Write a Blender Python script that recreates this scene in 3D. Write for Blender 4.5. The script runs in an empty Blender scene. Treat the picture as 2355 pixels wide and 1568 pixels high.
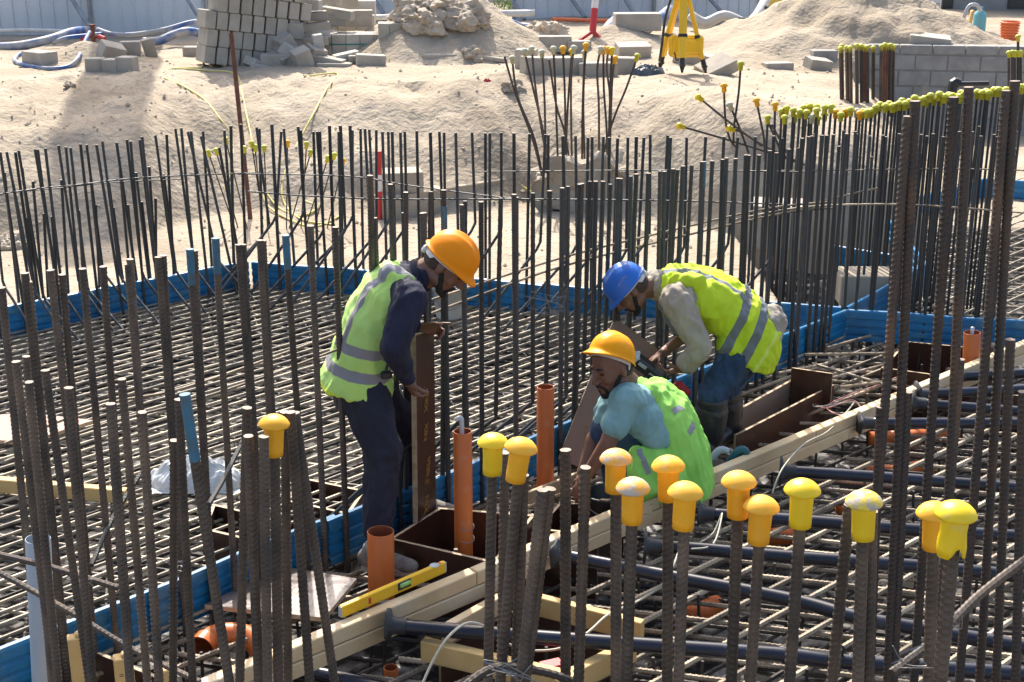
import bpy, bmesh, math, random
from mathutils import Vector, Matrix, noise
R = math.radians
rnd = random.Random(7)
S = bpy.context.scene
COL = S.collection

# ---------------------------------------------------------------- camera, sky, sun
CAM_H, PITCH, FPX = 2.85, R(17.8), 3200.0        # metres above the mat, downward tilt, focal length for a 2354 px wide frame
CXP, CYP = 1177.0, 784.0
cd = bpy.data.cameras.new('camera'); cam = bpy.data.objects.new('camera', cd); COL.objects.link(cam)
cam.location = (0, 0, CAM_H); cam.rotation_euler = (R(90) - PITCH, 0, 0)
cd.sensor_width = 36; cd.lens = 36 * FPX / 2354; cd.clip_end = 600; cd.clip_start = 0.05
S.camera = cam
SUN_EL, SUN_AZ = R(47), R(-11)                     # sun high behind the site, a touch to the right
w = bpy.data.worlds.new('World'); S.world = w; w.use_nodes = True
nt = w.node_tree; bg = nt.nodes['Background']
sky = nt.nodes.new('ShaderNodeTexSky'); sky.sky_type = 'NISHITA'; sky.sun_disc = False
sky.sun_elevation = SUN_EL; sky.sun_rotation = SUN_AZ; sky.dust_density = 5.0
nt.links.new(sky.outputs[0], bg.inputs[0]); bg.inputs[1].default_value = 0.15
sl = bpy.data.lights.new('sun', 'SUN'); sl.energy = 3.6; sl.angle = R(0.5); sl.color = (1, .94, .85)
so = bpy.data.objects.new('sun', sl); COL.objects.link(so)
sd = Vector((math.sin(SUN_AZ) * math.cos(SUN_EL), math.cos(SUN_AZ) * math.cos(SUN_EL), math.sin(SUN_EL)))
so.rotation_euler = sd.to_track_quat('Z', 'Y').to_euler(); so.location = (3, 12, 15)
S.view_settings.view_transform = 'Standard'; S.view_settings.look = 'None'
S.view_settings.exposure = 1.0; S.view_settings.gamma = 1
S.cycles.max_bounces = 6; S.cycles.diffuse_bounces = 3

# ---------------------------------------------------------------- surveying helpers (turn a sighting into a point of the site)
def ray(x, y):
    a = (x - CXP) / FPX; b = -(y - CYP) / FPX
    return Vector((a, math.cos(PITCH) + b * math.sin(PITCH), -math.sin(PITCH) + b * math.cos(PITCH)))
def on(x, y, z=0.0):
    d = ray(x, y); return Vector((0, 0, CAM_H)) + d * ((z - CAM_H) / d.z)
def at(x, y, Y):
    d = ray(x, y); return Vector((0, 0, CAM_H)) + d * (Y / d.y)
def onwall(x, y, A, B):
    d = ray(x, y); ex, ey = B[0] - A[0], B[1] - A[1]
    t = (A[0] * ey - A[1] * ex) / (d.x * ey - d.y * ex)
    return Vector((0, 0, CAM_H)) + d * t

# ---------------------------------------------------------------- materials
MATS = {}
def mat(name, c, rough=.7, metal=0., c2=None, scale=8., bump=0., bscale=None, var=0., detail=4., spec=.5, dust=None, dust_amt=.5, dscale=3.):
    m = bpy.data.materials.new(name); m.use_nodes = True; n = m.node_tree.nodes; L = m.node_tree.links
    b = n['Principled BSDF']; b.inputs['Roughness'].default_value = rough; b.inputs['Metallic'].default_value = metal
    b.inputs['Specular IOR Level'].default_value = spec
    tc = n.new('ShaderNodeTexCoord'); oi = n.new('ShaderNodeObjectInfo')
    off = n.new('ShaderNodeVectorMath'); off.operation = 'ADD'
    mu = n.new('ShaderNodeVectorMath'); mu.operation = 'SCALE'; mu.inputs[0].default_value = (13, 7, 29)
    L.new(oi.outputs['Random'], mu.inputs['Scale']); L.new(tc.outputs['Object'], off.inputs[0]); L.new(mu.outputs[0], off.inputs[1])
    out = None
    if c2 is None: c2 = tuple(v * .8 for v in c)
    nz = n.new('ShaderNodeTexNoise'); nz.inputs['Scale'].default_value = scale; nz.inputs['Detail'].default_value = detail
    L.new(off.outputs[0], nz.inputs['Vector'])
    cr = n.new('ShaderNodeValToRGB'); cr.color_ramp.elements[0].position = .36; cr.color_ramp.elements[1].position = .66
    cr.color_ramp.elements[0].color = (*c, 1); cr.color_ramp.elements[1].color = (*c2, 1)
    L.new(nz.outputs[0], cr.inputs[0]); out = cr.outputs[0]
    if dust:
        n2 = n.new('ShaderNodeTexNoise'); n2.inputs['Scale'].default_value = dscale; n2.inputs['Detail'].default_value = 6
        L.new(off.outputs[0], n2.inputs['Vector'])
        r2 = n.new('ShaderNodeValToRGB'); r2.color_ramp.elements[0].position = 1 - dust_amt - .08; r2.color_ramp.elements[1].position = 1 - dust_amt + .12
        L.new(n2.outputs[0], r2.inputs[0])
        mx = n.new('ShaderNodeMixRGB'); L.new(r2.outputs[0], mx.inputs[0]); L.new(out, mx.inputs[1]); mx.inputs[2].default_value = (*dust, 1); out = mx.outputs[0]
    if var:
        hs = n.new('ShaderNodeHueSaturation'); mr = n.new('ShaderNodeMapRange')
        mr.inputs['To Min'].default_value = 1 - var; mr.inputs['To Max'].default_value = 1 + var
        L.new(oi.outputs['Random'], mr.inputs[0]); L.new(mr.outputs[0], hs.inputs['Value']); L.new(out, hs.inputs['Color']); out = hs.outputs[0]
    L.new(out, b.inputs['Base Color'])
    if bump:
        n3 = n.new('ShaderNodeTexNoise'); n3.inputs['Scale'].default_value = bscale or scale * 3; n3.inputs['Detail'].default_value = 6
        L.new(off.outputs[0], n3.inputs['Vector'])
        bp = n.new('ShaderNodeBump'); bp.inputs['Strength'].default_value = 1; bp.inputs['Distance'].default_value = bump
        L.new(n3.outputs[0], bp.inputs['Height']); L.new(bp.outputs[0], b.inputs['Normal'])
    MATS[name] = m; m['out'] = 1
    return m
mat('slate_steel', (.040, .048, .053), .5, .15, (.062, .057, .052), 20, .0006, 300, .35)
mat('rusty_steel', (.085, .060, .048), .55, .2, (.055, .050, .047), 14, .0006, 300, .35, dust=(.17, .10, .06), dust_amt=.38)
mat('brown_steel', (.115, .088, .068), .5, .15, (.050, .042, .036), 9, .0008, 300, .3, dust=(.16, .115, .08), dust_amt=.36)
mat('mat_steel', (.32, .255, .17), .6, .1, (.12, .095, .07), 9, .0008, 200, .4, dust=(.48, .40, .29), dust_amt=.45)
mat('under_steel_shaded', (.06, .053, .045), .7, .1, (.03, .027, .024), 9, .0008, 200, .2)  # darkened mat steel: shade below the top bars put into the colour
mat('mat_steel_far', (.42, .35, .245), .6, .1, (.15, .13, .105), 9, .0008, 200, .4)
mat('red_rust', (.22, .085, .05), .8, .1, (.12, .05, .035), 12, .001, 100, .15)
mat('cut_steel', (.24, .19, .15), .6, .2, (.16, .11, .08), 60)
mat('blue_paint', (.008, .19, .41), .42, .0, (.012, .14, .30), 6, .001, 9, .06, dust=(.10, .24, .34), dust_amt=.40, dscale=9)
mat('tip_blue', (.04, .17, .28), .6, .1, (.07, .12, .15), 30, .0025, 60, 0, dust=(.10, .085, .07), dust_amt=.36, dscale=20)
mat('timber', (.68, .52, .31), .75, 0, (.58, .42, .23), 5, .0015, 60, .08, dust=(.72, .60, .42), dust_amt=.42)
mat('timber_yellow', (.62, .42, .17), .7, 0, (.50, .32, .12), 5, .001, 60, .08)
mat('ply_face', (.060, .026, .016), .35, 0, (.035, .016, .012), 5, .0006, 90, .15, dust=(.16, .10, .065), dust_amt=.33, dscale=5)
mat('ply_dusty', (.25, .175, .125), .6, 0, (.19, .13, .09), 4, .0006, 90, .1, dust=(.24, .18, .14), dust_amt=.45, dscale=4)
mat('ply_edge', (.55, .42, .27), .8, 0, (.40, .29, .17), 30)
mat('gold_ink', (.30, .17, .035), .5, 0, (.22, .12, .03), 30)
mat('pvc_orange', (.62, .155, .030), .42, 0, (.56, .135, .028), 4, 0, None, 0, dust=(.58, .22, .09), dust_amt=.33, dscale=9)
mat('pvc_orange_in', (.33, .09, .035), .5, 0)
mat('pvc_grey', (.42, .47, .50), .4, 0, (.36, .41, .45), 4)
mat('pvc_navy', (.008, .010, .018), .25, 0, (.015, .019, .036), 4, 0, None, 0, dust=(.08, .085, .10), dust_amt=.30, dscale=7)
mat('black_rubber', (.02, .022, .026), .6, 0, (.05, .05, .052), 12, .001, 60)
mat('yellow_plastic', (.82, .60, .010), .42, 0, (.76, .54, .010), 8, .0006, 60, .05, dust=(.62, .52, .12), dust_amt=.30, dscale=30)
mat('orange_plastic', (.88, .44, .012), .5, 0, (.84, .40, .014), 8, .0006, 60, .05, dust=(.76, .46, .10), dust_amt=.30, dscale=30)
mat('yellow_scuffed', (.78, .60, .03), .5, 0, (.72, .55, .05), 40, .0008, 200, 0, dust=(.42, .39, .36), dust_amt=.5, dscale=60)
mat('orange_scuffed', (.84, .42, .035), .5, 0, (.78, .40, .05), 40, .0008, 200, 0, dust=(.46, .42, .38), dust_amt=.48, dscale=60)
mat('pale_plastic', (.52, .50, .36), .5, 0, (.44, .43, .30), 20)
mat('lime_plastic', (.58, .56, .03), .5, 0, (.52, .50, .05), 20, 0, None, .12)
mat('sand', (.35, .295, .222), .95, 0, (.415, .355, .275), 1.6, .03, 16, 0, 8, .1, dust=(.29, .24, .18), dust_amt=.42, dscale=.9)
mat('slab', (.42, .40, .37), .9, 0, (.035, .033, .03), 9, .004, 30, 0, 6, .2, dust=(.02, .019, .018), dust_amt=.58, dscale=11)  # near black over pale concrete flecks: shade of the mat gaps painted in
mat('concrete', (.40, .365, .31), .9, 0, (.33, .30, .255), 6, .003, 60, .10)
mat('concrete_pale', (.47, .44, .39), .9, 0, (.40, .365, .31), 6, .003, 60, .1)
mat('wall_block', (.33, .32, .30), .95, 0, (.26, .25, .235), 8, .003, 80, .14)
mat('mortar', (.30, .285, .26), .95, 0, (.24, .23, .21), 10, .002, 80)
mat('rock', (.47, .40, .31), .95, 0, (.38, .315, .24), 4, .02, 14, .12)
mat('block_sandy', (.40, .345, .27), .95, 0, (.34, .29, .225), 4, .004, 30, .08)
mat('hoarding', (.62, .66, .70), .5, .1, (.56, .60, .64), 1.2, 0, None, .03, dust=(.50, .47, .42), dust_amt=.30, dscale=2)
mat('galvanised', (.30, .33, .35), .45, .6, (.22, .24, .26), 12, 0, None, .1)
mat('hose_blue', (.03, .10, .30), .5, 0, (.035, .12, .33), 6, 0, None, .05, dust=(.40, .39, .37), dust_amt=.52, dscale=4)
mat('hose_pale', (.55, .53, .48), .5, 0, (.45, .43, .40), 9)
mat('pipe_white', (.62, .62, .58), .45, 0, (.52, .50, .46), 9)
mat('cable_yellow', (.62, .54, .14), .6, 0, (.58, .50, .20), 9, 0, None, .08)
mat('cable_cream', (.50, .47, .36), .5, 0, (.44, .42, .32), 9)
mat('cable_pink', (.48, .16, .15), .5, 0, (.50, .30, .26), 9)
mat('strap_green', (.04, .25, .17), .6, 0)
mat('wire', (.30, .30, .29), .35, .7, (.2, .2, .2), 30)
mat('tripod_yellow', (.85, .52, .012), .35, 0, (.80, .47, .01), 6)
mat('black_plastic', (.015, .016, .018), .45, 0, (.03, .03, .032), 12)
mat('red_paint', (.55, .03, .035), .45, 0, (.48, .03, .03), 9)
mat('white_paint', (.78, .76, .74), .5, 0, (.66, .63, .60), 9)
mat('clear_sheet', (.62, .64, .64), .25, 0, (.45, .47, .47), 9, .004, 25)
mat('dark_sheet', (.05, .07, .085), .3, 0, (.10, .12, .13), 9, .004, 25)
mat('orange_mesh', (.80, .20, .07), .6, 0, (.72, .17, .06), 9)
mat('cyan_paint', (.12, .42, .48), .6, 0, (.15, .38, .42), 7)
mat('building_grey', (.34, .34, .34), .9, 0, (.28, .28, .28), 2)
mat('machine_yellow', (.68, .50, .08), .6, 0, (.58, .42, .08), 2)
mat('window_dark', (.04, .045, .05), .3, 0)
mat('leaf_green', (.13, .22, .04), .7, 0, (.08, .15, .03), 20)
mat('glass_green', (.35, .62, .18), .15, 0)
mat('teal_plastic', (.015, .13, .15), .4, 0, (.02, .11, .13), 9)

# ---------------------------------------------------------------- mesh builder
class MB:
    def __init__(s): s.v = []; s.f = []; s.m = []; s.mi = 0
    def add(s, vs, fs):
        o = len(s.v); s.v += [tuple(v) for v in vs]; s.f += [tuple(o + i for i in f) for f in fs]; s.m += [s.mi] * len(fs); return s
    def box(s, c, d, rot=None):
        M = (rot if rot is not None else Matrix.Identity(3)); c = Vector(c)
        vs = [c + M @ Vector((x * d[0] / 2, y * d[1] / 2, z * d[2] / 2)) for x in (-1, 1) for y in (-1, 1) for z in (-1, 1)]
        return s.add(vs, [(0, 1, 3, 2), (4, 6, 7, 5), (0, 4, 5, 1), (2, 3, 7, 6), (0, 2, 6, 4), (1, 5, 7, 3)])
    def bbox(s, c, d, b=.004, rot=None):      # box with chamfered edges
        bm = bmesh.new(); bmesh.ops.create_cube(bm, size=1)
        for v in bm.verts: v.co = Vector((v.co.x * d[0], v.co.y * d[1], v.co.z * d[2]))
        bmesh.ops.bevel(bm, geom=bm.edges[:], offset=b, segments=1, affect='EDGES')
        M = (rot if rot is not None else Matrix.Identity(3)); c = Vector(c)
        bm.verts.index_update()
        s.add([c + M @ v.co for v in bm.verts], [[v.index for v in f.verts] for f in bm.faces]); bm.free(); return s
    def tube(s, pts, r, n=8, cap=True, sm=0, flat=1.0):
        pts = [Vector(p) for p in pts]
        if sm:
            pts = smooth_path(pts, sm)
        rs = r if isinstance(r, (list, tuple)) else [r] * len(pts)
        if len(rs) != len(pts): rs = [rs[0] + (rs[-1] - rs[0]) * i / (len(pts) - 1) for i in range(len(pts))]
        vs = []; up = None
        for i, p in enumerate(pts):
            t = (pts[min(i + 1, len(pts) - 1)] - pts[max(i - 1, 0)]).normalized()
            if up is None: up = Vector((0, 0, 1)) if abs(t.z) < .9 else Vector((0, 1, 0))
            a = t.cross(up)
            if a.length < 1e-4: a = t.orthogonal()
            a.normalize(); b = a.cross(t).normalized(); up = b
            for k in range(n):
                q = 2 * math.pi * k / n; vs.append(p + (a * math.cos(q) + b * math.sin(q) * flat) * rs[i])
        fs = []
        for i in range(len(pts) - 1):
            for k in range(n): fs.append((i * n + k, i * n + (k + 1) % n, (i + 1) * n + (k + 1) % n, (i + 1) * n + k))
        if cap: fs.append(tuple(range(n - 1, -1, -1))); fs.append(tuple((len(pts) - 1) * n + k for k in range(n)))
        return s.add(vs, fs)
    def lathe(s, prof, n=20, M=None, close=False):
        M = M or Matrix.Identity(4); vs = []; fs = []
        for r, z in prof:
            for k in range(n):
                q = 2 * math.pi * k / n; vs.append(M @ Vector((r * math.cos(q), r * math.sin(q), z)))
        for i in range(len(prof) - 1):
            for k in range(n): fs.append((i * n + k, i * n + (k + 1) % n, (i + 1) * n + (k + 1) % n, (i + 1) * n + k))
        return s.add(vs, fs)
    def prism(s, poly, z0, z1):
        n = len(poly); vs = [(p[0], p[1], z0) for p in poly] + [(p[0], p[1], z1) for p in poly]
        return s.add(vs, [tuple(range(n - 1, -1, -1)), tuple(range(n, 2 * n))] + [(i, (i + 1) % n, n + (i + 1) % n, n + i) for i in range(n)])
    def mesh(s, name, mats, smooth=False):
        me = bpy.data.meshes.new(name); me.from_pydata(s.v, [], s.f); me.update()
        for m in (mats if isinstance(mats, (list, tuple)) else [mats]): me.materials.append(MATS[m] if isinstance(m, str) else m)
        if any(s.m): me.polygons.foreach_set('material_index', s.m)
        if smooth: me.polygons.foreach_set('use_smooth', [True] * len(me.polygons))
        return me
    def build(s, name, mats, parent=None, smooth=False, loc=None):
        me = s.mesh(name, mats, smooth)
        if loc is not None:
            me.transform(Matrix.Translation(-Vector(loc)))
        o = link(name, me, parent)
        if loc is not None: o.location = loc
        return o
def smooth_path(P, k):
    out = []
    for i in range(len(P) - 1):
        p0 = P[max(i - 1, 0)]; p1 = P[i]; p2 = P[i + 1]; p3 = P[min(i + 2, len(P) - 1)]
        for j in range(k):
            t = j / k
            out.append(.5 * ((2 * p1) + (-p0 + p2) * t + (2 * p0 - 5 * p1 + 4 * p2 - p3) * t * t + (-p0 + 3 * p1 - 3 * p2 + p3) * t ** 3))
    out.append(P[-1]); return out
def link(name, data, parent=None):
    o = bpy.data.objects.new(name, data); COL.objects.link(o)
    if parent is not None:
        o.parent = parent
        o.matrix_parent_inverse = Matrix.Translation(-parent.location) if parent.rotation_euler.to_matrix() == Matrix.Identity(3) else parent.matrix_basis.inverted()
    return o
def tag(o, label=None, cat=None, group=None, kind=None):
    if label: o['label'] = label
    if cat: o['category'] = cat
    if group: o['group'] = group
    if kind: o['kind'] = kind
    return o
def empty(name, loc, label=None, cat=None, group=None):
    o = link(name, None); o.location = loc; o.empty_display_size = .1
    return tag(o, label, cat, group)
def zaxis(d):   # rotation taking +Z to d
    return Vector(d).normalized().to_track_quat('Z', 'Y')

# ribbed reinforcing bar: unit meshes shared between bars of equal size
RB = {}
def bar_mesh(L, r, ribbed, matname):
    key = (round(L, 2), round(r, 4), ribbed, matname)
    if key in RB: return RB[key]
    m = MB()
    if ribbed:
        n = 14 if r > .0105 else 10; pitch = r * 1.25; k = int(L / pitch); prof = (0, .18, .42, .68)
        vs = []; fs = []
        zs = [(i + p) * pitch for i in range(k) for p in prof] + [L]
        for zi, z in enumerate(zs):
            for q in range(n):
                th = 2 * math.pi * q / n
                ph = ((z / pitch) + .9 * abs(math.sin(th))) % 1.0
                h = .19 * max(0, 1 - abs(ph - .5) / .28) * min(1, abs(math.sin(th)) * 3 + .0)
                if abs(math.sin(th)) < .2: h = .10
                rr = r * (1 + h); vs.append((rr * math.cos(th), rr * math.sin(th), min(z, L)))
        for i in range(len(zs) - 1):
            for q in range(n): fs.append((i * n + q, i * n + (q + 1) % n, (i + 1) * n + (q + 1) % n, (i + 1) * n + q))
        m.add(vs, fs); m.mi = 1
        m.add([vs[(len(zs) - 1) * n + q] for q in range(n)], [tuple(range(n))])
    else:
        m.tube([(0, 0, 0), (0, 0, L)], r, 8, cap=False); m.mi = 1
        m.tube([(0, 0, L - .0005), (0, 0, L)], r, 8)
    me = m.mesh('bar', [matname, 'cut_steel'], False); RB[key] = me
    return me
def bar(top, direction, L, r, ribbed=False, m='slate_steel', name='starter_bar', ql=.25):
    d = Vector(direction).normalized()                     # pointing up the bar
    L = math.ceil(L / ql) * ql
    o = link(name, bar_mesh(L, r, ribbed, m)); o.location = Vector(top) - d * L
    q = zaxis(d); o.rotation_euler = (q @ Matrix.Rotation(rnd.uniform(0, 6.28), 3, 'Z').to_quaternion()).to_euler()
    return o

# ---------------------------------------------------------------- site lines
LA, LB, LE = on(0, 770), on(575, 655), on(1943, 773)
F0 = on(292, 1477); FD = (LE - F0).normalized(); FS = LE - FD * 7.2          # near side of the raft
VD = (LE - LB).normalized(); RD = (on(2216, 792) - LE).normalized()
UD = (LB - LA).normalized()
NB = Vector((UD.y, -UD.x, 0))                                                # from the back left side towards the raft

# ---------------------------------------------------------------- ground
def sstep(a, b, x):
    t = max(0, min(1, (x - a) / (b - a))); return t * t * (3 - 2 * t)
def gau(x, y, cx, cy, rx, ry): return math.exp(-(((x - cx) / rx) ** 2 + ((y - cy) / ry) ** 2))
def interp(t, P):
    if t <= P[0][0]: return P[0][1]
    for (a, va), (b, vb) in zip(P, P[1:]):
        if t <= b: return va + (vb - va) * (t - a) / (b - a)
    return P[-1][1]
TOE = [(-12, 11.0), (-7, 11.2), (-4.8, 11.3), (-3.5, 11.5), (-2.8, 12.8), (-2.1, 12.9), (-1.0, 12.9), (0.2, 13.0), (1.0, 12.6), (1.9, 12.0), (3.0, 11.9), (3.7, 12.1), (4.05, 16.6), (4.3, 17.5), (12, 17.7)]
CREST = [(-12, 15.6), (-7, 15.6), (-4.8, 15.7), (-3.6, 15.8), (-2.75, 16.2), (-2.1, 15.4), (-1.0, 15.2), (0.2, 15.2), (1.2, 14.6), (2.2, 13.6), (3.2, 13.4), (3.6, 13.8), (4.05, 17.0), (4.4, 17.7), (12, 17.9)]
PLAT = [(-12, .92), (-3, .90), (1.2, .95), (2.0, .98), (3.2, .86), (4.2, .80), (5.2, .75), (12, .75)]
def ground_h(x, y):
    wob = (.35 if x < 3.6 else .05) * noise.noise(Vector((x * .9, y * .5, 3.1))) + .12 * noise.noise(Vector((x * 3, y * 2, 9)))
    a = interp(x, TOE) + wob; b = interp(x, CREST) + wob * .6
    p = interp(x, PLAT)
    t = max(0, min(1, (y - a) / (b - a)))
    prof = 1 - (1 - t) ** interp(x, [(-4, 1.4 * (b - a)), (-2.7, 2.3), (.9, 2.2), (1.8, 4.2)])
    prof = .82 * prof + .18 * sstep(0, 1, t)
    h = p * prof
    k = sstep(.02, .25, t) * (1 - sstep(.92, 1.15, t)) if t < 1 else 0
    # slumps and erosion gullies running down the face
    gx = x * 2.6 + y * .9
    h += k * (.105 * noise.fractal(Vector((gx, y * .7, .3)), .8, 2.2, 4) + .06 * abs(noise.noise(Vector((gx * 2.1, y * .8, 5)))))
    h += .035 * noise.fractal(Vector((x * .8, y * .8, 7.7)), .9, 2, 4) * (.4 + sstep(0, .3, t))
    h += .012 * noise.fractal(Vector((x * 5, y * 5, 1.7)), .8, 2, 4)
    h += .006 * noise.fractal(Vector((x * 22, y * 22, 4.7)), .8, 2, 3)
    # spoil heaps on the plateau
    rough = 1 + .28 * noise.fractal(Vector((x * 1.7, y * 1.7, 2.2)), .8, 2, 4)
    h += .74 * max(0, 1 - math.hypot((x + .85) / 1.45, (y - 18.2) / 1.5)) ** .9 * rough * 1.15
    h += 1.05 * max(0, 1 - math.hypot((x - 4.75) / 2.5, (y - 19.2) / 2.3)) ** 1.0 * rough
    h += .30 * max(0, 1 - math.hypot((x - 1.3) / .8, (y - 18.5) / .8)) ** .8 * rough
    h += .24 * gau(x, y, -5.2, 17.2, .5, .4) + .12 * gau(x, y, 3.0, 17.6, .6, .6) * rough
    h += .22 * gau(x, y, -1.7, 13.2, .5, .35) * rough + .10 * gau(x, y, -4.4, 12.9, .5, .3)
    # the excavated bed under the reinforcement
    h -= .38 * (1 - sstep(-.22, .03, (y - bed_edge(x))))
    return h
def bed_edge(x):
    # outer line of the formwork: left side, back side, right side
    l = LA.y + (x - LA.x) * UD.y / UD.x
    r = LE.y + (x - LE.x) * VD.y / VD.x if x < LE.x else 30
    e = min(l, r)
    if x >= LE.x - .3: e = 12.2 if x > 1.9 else e
    return e
def terrain():
    xs = []; x = -13.0
    while x < 13: xs.append(x); x += .055 if -6.6 < x < 6.6 else .35
    ys = []; y = 7.8
    while y < 30: ys.append(y); y += .055 if y < 18 else (.085 if y < 21 else .5)
    vs = [(x, y, ground_h(x, y)) for y in ys for x in xs]; W = len(xs)
    fs = [(j * W + i, j * W + i + 1, (j + 1) * W + i + 1, (j + 1) * W + i) for j in range(len(ys) - 1) for i in range(W - 1)]
    m = MB(); m.add(vs, fs); o = m.build('sand_ground', 'sand', smooth=True); tag(o, kind='structure')
    m = MB(); m.add([(-13, -12, -.40), (13, -12, -.40), (13, 7.8, -.40), (-13, 7.8, -.40)], [(0, 1, 2, 3)])
    m.add([(-300, 30, .80), (300, 30, .80), (300, 500, .80), (-300, 500, .80)], [(0, 1, 2, 3)])
    m.add([(-300, -100, .70), (-13, -100, .70), (-13, 30, .70), (-300, 30, .70)], [(0, 1, 2, 3)])
    m.add([(13, -100, .70), (300, -100, .70), (300, 30, .70), (13, 30, .70)], [(0, 1, 2, 3)])
    m.add([(-13, -100, .70), (13, -100, .70), (13, -12, .70), (-13, -12, .70)], [(0, 1, 2, 3)])
    tag(m.build('outer_ground', 'sand'), kind='structure')
terrain()
# thin blinding slab under the mats, rough pale concrete coloured mostly black for the shaded gaps
def slab():
    m = MB(); vs = []; fs = []; n = 90
    for j in range(n + 1):
        for i in range(n + 1):
            x = -6 + 13 * i / n; y = -1 + 13.3 * j / n
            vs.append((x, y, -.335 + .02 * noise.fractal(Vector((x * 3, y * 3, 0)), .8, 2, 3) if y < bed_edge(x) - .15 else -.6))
    for j in range(n):
        for i in range(n): fs.append((j * (n + 1) + i, j * (n + 1) + i + 1, (j + 1) * (n + 1) + i + 1, (j + 1) * (n + 1) + i))
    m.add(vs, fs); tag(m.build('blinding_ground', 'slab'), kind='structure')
slab()
# loose crumbs and clods on the sand
def crumbs():
    m = MB(); r2 = random.Random(3)
    for i in range(1300):
        x = r2.uniform(-6.5, 6.5); y = r2.choice([r2.uniform(10.6, 14), r2.uniform(13, 17.5)])
        if y < bed_edge(x) + .1: continue
        s = r2.uniform(.006, .022) * (1.4 if r2.random() < .07 else 1)
        z = ground_h(x, y) + s * .3
        vs = [(x + s * r2.uniform(.6, 1.2) * a, y + s * r2.uniform(.6, 1.2) * b, z + s * r2.uniform(.5, 1) * c) for a, b, c in ((1, 0, 0), (-1, 0, 0), (0, 1, 0), (0, -1, 0), (0, 0, 1), (0, 0, -1))]
        m.add(vs, [(0, 2, 4), (2, 1, 4), (1, 3, 4), (3, 0, 4), (2, 0, 5), (1, 2, 5), (3, 1, 5), (0, 3, 5)])
    tag(m.build('sand_clods', 'rock'), 'small clods and crumbs scattered over the sand bank', kind='stuff')
crumbs()

# ---------------------------------------------------------------- reinforcement mats
def clip(poly, p, d):
    ts = []
    for i in range(len(poly)):
        a, b = poly[i], poly[(i + 1) % len(poly)]; e = (b[0] - a[0], b[1] - a[1])
        den = d.x * e[1] - d.y * e[0]
        if abs(den) < 1e-9: continue
        t = ((a[0] - p.x) * e[1] - (a[1] - p.y) * e[0]) / den; s = ((a[0] - p.x) * d.y - (a[1] - p.y) * d.x) / den
        if 0 <= s < 1: ts.append(t)
    ts.sort(); return [(ts[i], ts[i + 1]) for i in range(0, len(ts) - 1, 2)]
HOLES = []
def holes_out(p, d, a, b):
    out = [(a, b)]
    for h in HOLES:
        for u, v in clip(h, p, d):
            nxt = []
            for s, e in out:
                if v <= s or u >= e: nxt.append((s, e)); continue
                if u > s: nxt.append((s, u - .01))
                if v < e: nxt.append((v + .01, e))
            out = nxt
    return out
def mat_lines(poly, d, gap, z, r, label, group, m, ribbed=False, jit=.012, stuff=None, n=6, skip=None):
    perp = Vector((-d.y, d.x, 0)); c = Vector((poly[0][0], poly[0][1], 0)); k = -120
    while k < 160:
        k += 1
        p = c + perp * (k * gap + rnd.uniform(-jit, jit))
        for a, b in [w_ for ab in clip(poly, p, d) for w_ in holes_out(p, d, *ab)]:
            if b - a < .12: continue
            A = p + d * (a + rnd.uniform(0, .05)); B = p + d * (b - rnd.uniform(0, .05))
            A.z = z + rnd.uniform(-.004, .004); B.z = z + rnd.uniform(-.004, .004)
            A += perp * rnd.uniform(-jit, jit) * .6; B += perp * rnd.uniform(-jit, jit) * .6
            if skip and skip(A, B): continue
            tgt = stuff if stuff is not None else MB()
            segs = max(1, int((B - A).length / .6)); pts = []
            for i in range(segs + 1):
                q = A.lerp(B, i / segs) + perp * rnd.uniform(-.003, .003) + Vector((0, 0, rnd.uniform(-.003, .003))); pts.append(q)
            if ribbed:
                L = (B - A).length; pitch = .022; kk = int(L / pitch); P = []; rs = []
                for i in range(kk):
                    for f, h in ((0, 0), (.45, 0), (.6, .16), (.85, .16)):
                        P.append(A.lerp(B, (i + f) / kk)); rs.append(r * (1 + h))
                P.append(B.copy()); rs.append(r)
                tgt.tube(P, rs, 6)
            else:
                tgt.tube(pts, r, n)
            if stuff is None:
                o = tgt.build('mat_bar', m, loc=A); tag(o, label, 'mat bar', group)
U = FD.copy(); V = VD.copy()
raft = [FS, LE + V * -.03 + NB * 0, LB + (LE - LB) * .0, LA - UD * 3.2, FS - V * 3]
raft = [(p.x, p.y) for p in [FS, LE, LB, LA - UD * 3.6]]
G1 = 'bars of the dense mat left of the men'
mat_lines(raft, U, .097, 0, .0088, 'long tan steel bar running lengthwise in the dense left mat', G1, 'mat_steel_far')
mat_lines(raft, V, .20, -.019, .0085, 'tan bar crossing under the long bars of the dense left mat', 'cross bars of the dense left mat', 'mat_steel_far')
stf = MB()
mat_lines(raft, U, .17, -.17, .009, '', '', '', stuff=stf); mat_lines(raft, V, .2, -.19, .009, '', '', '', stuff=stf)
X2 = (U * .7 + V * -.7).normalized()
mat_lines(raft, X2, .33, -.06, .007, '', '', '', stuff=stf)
tag(stf.build('lower_mat_bars', 'under_steel_shaded'), 'crossing steel bars in the lower layers of the left mat', kind='stuff')
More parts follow.
